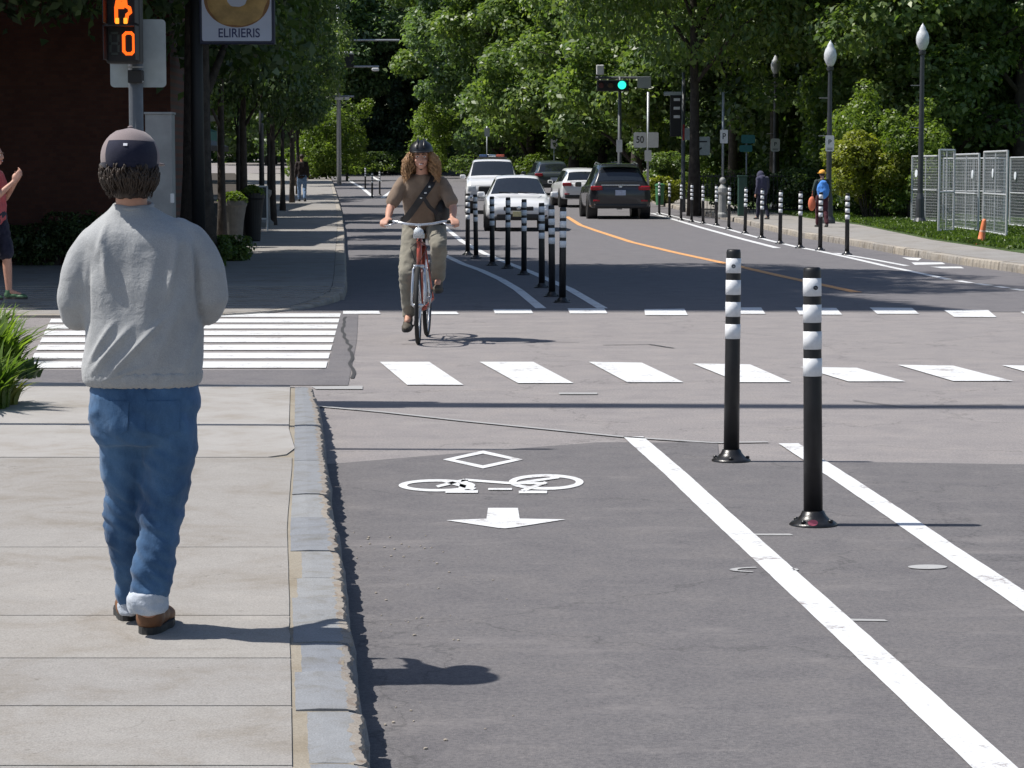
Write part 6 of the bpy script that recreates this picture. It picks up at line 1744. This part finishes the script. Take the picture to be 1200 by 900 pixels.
for S_, sx in (('R', 1), ('L', -1)):
    px_, py_, pz_ = ped[S_]; bm = bmesh.new(); tube(bm, [(sx * .055, -.06, .29), (sx * .075, py_, pz_)], .010, 8); cr_ = build('crank', bm, M_silver, bk, True)
    bm = bmesh.new(); box(bm, px_, py_, pz_, .09, .085, .022, .005); build('pedal', bm, M_black, cr_)
bm = bmesh.new(); tube(bm, [(-.02, .42, .93), (.07, .44, .85), (.03, .43, .72)], .004, 5); tube(bm, [(.02, .42, .93), (-.08, .45, .86), (0, .43, .70)], .004, 5); build('cable', bm, M_black, bk)
# rider
J = dict(head=(0, .10, 1.655), neck=(0, .02, 1.50), shL=(-.185, -.03, 1.42), shR=(.185, -.03, 1.42), elL=(-.285, .06, 1.19), elR=(.285, .06, 1.19), wrL=(-.29, .225, 1.105), wrR=(.29, .225, 1.105),
         hipL=(-.10, -.24, 1.03), hipR=(.10, -.24, 1.03), knL=(-.16, .16, .86), knR=(.135, .06, .60), anL=(-.135, -.10, .55), anR=(.135, -.10, .225), toeL=(-.14, .07, .50), toeR=(.14, .06, .15))
root, V, B, hb = figure('long haired cyclist in taupe T-shirt and black helmet riding towards the camera', org, YAW, BS, J, SKs, F_tan, F_khaki, mat('shoe_olive', (.07, .06, .045), .7), M_hairb, voxel=.010, hair='long', sleeve=.72, top_r=1.07, leg_r=1.0, baggy=.004, hcurl=62,
    handdirs={'L': ((-.25, .85, -.25), (0, -.2, -1), (1, .2, 0)), 'R': ((.25, .85, -.25), (0, -.2, -1), (-1, .2, 0))}, B=basis(R(2), R(-3)), shoe_args={'L': R(-8), 'R': R(-14)})
bm = bmesh.new(); locks(bm, V['head'], B, 1100, (-.08, .05), (.092, .09), (.08, .18), .0040, 8, .95, az=(150, 390), wave=.026, spread=.075); build('curls', bm, M_hairb, hb, True)
hcc = V['head'] + B @ Vector((0, -.005, .050))
bm = bmesh.new(); dome(bm, hcc, B, (.108, .132, .098), -.05); hm = build('helmet', bm, mat('helmet_black', (.012, .013, .016), .35, var=.3), root, True)
bm = bmesh.new()
for x in (-.03, .03): tube(bm, [hcc + B @ Vector((x, .128 * math.cos(t) * math.sqrt(1 - (x / .115) ** 2), .103 * math.sin(t) * math.sqrt(1 - (x / .115) ** 2))) for t in [R(15 + 15 * k) for k in range(11)]], .012, 6)
build('ridges', bm, MATS['helmet_black'], hm, True)
bm = bmesh.new(); ellip(bm, hcc + B @ Vector((0, .12, -.004)), (.085, .055, .008), B); build('visor', bm, MATS['helmet_black'], hm, True)
bm = bmesh.new()
for sx in (-1, 1): tube(bm, [hcc + B @ Vector((sx * .09, .02, -.02)), hcc + B @ Vector((sx * .072, .03, -.11)), hcc + B @ Vector((0, .045, -.168))], .006, 6)
build('chin_strap', bm, M_strap, hm, True)
# cross body strap and small bag at the hip
def band(pts, wd, th, m, nm, par):
    bm = bmesh.new(); prev = None
    for i, (p, n) in enumerate(pts):
        p, n = Vector(p), Vector(n).normalized(); a = Vector(pts[min(i + 1, len(pts) - 1)][0]) - Vector(pts[max(i - 1, 0)][0]); s = a.cross(n).normalized()
        r = [bm.verts.new(p + s * wd / 2), bm.verts.new(p + s * wd / 2 + n * th), bm.verts.new(p - s * wd / 2 + n * th), bm.verts.new(p - s * wd / 2)]
        if prev:
            for k in range(4): bm.faces.new((prev[k], prev[(k + 1) % 4], r[(k + 1) % 4], r[k]))
        else: bm.faces.new(r)
        prev = r
    bm.faces.new(prev[::-1]); return build(nm, bm, m, par)
bag = empty('messenger_bag', org, YAW, 'black cross body bag with a wide chest strap worn by the cyclist', 'bag', None, BS)
band([((-.12, -.06, 1.505), (0, .1, 1)), ((-.115, .045, 1.48), (0, .8, .6)), ((-.09, .088, 1.41), (0, 1, .1)), ((-.02, .118, 1.31), (0, 1, .0)), ((.06, .092, 1.20), (0, 1, -.1)), ((.13, .035, 1.11), (.3, 1, -.1)), ((.19, -.04, 1.07), (1, .6, 0))], .062, .012, M_strap, 'strap', bag)
band([((-.02, .122, 1.295), (0, 1, 0)), ((-.07, .100, 1.21), (0, 1, 0)), ((-.14, .055, 1.14), (-.4, 1, 0)), ((-.19, -.02, 1.12), (-1, .5, 0))], .035, .012, M_strap, 'side_strap', bag)
bm = bmesh.new(); ellip(bm, (-.17, -.10, 1.16), (.075, .12, .13)); organic('pouch', bm, M_strap, bag, .014, 3)
bm = bmesh.new(); box(bm, -.04, .134, 1.33, .022, .008, .014); box(bm, .0, .132, 1.285, .02, .008, .012); box(bm, -.075, .118, 1.385, .018, .008, .016); build('buckle', bm, M_silver, bag)
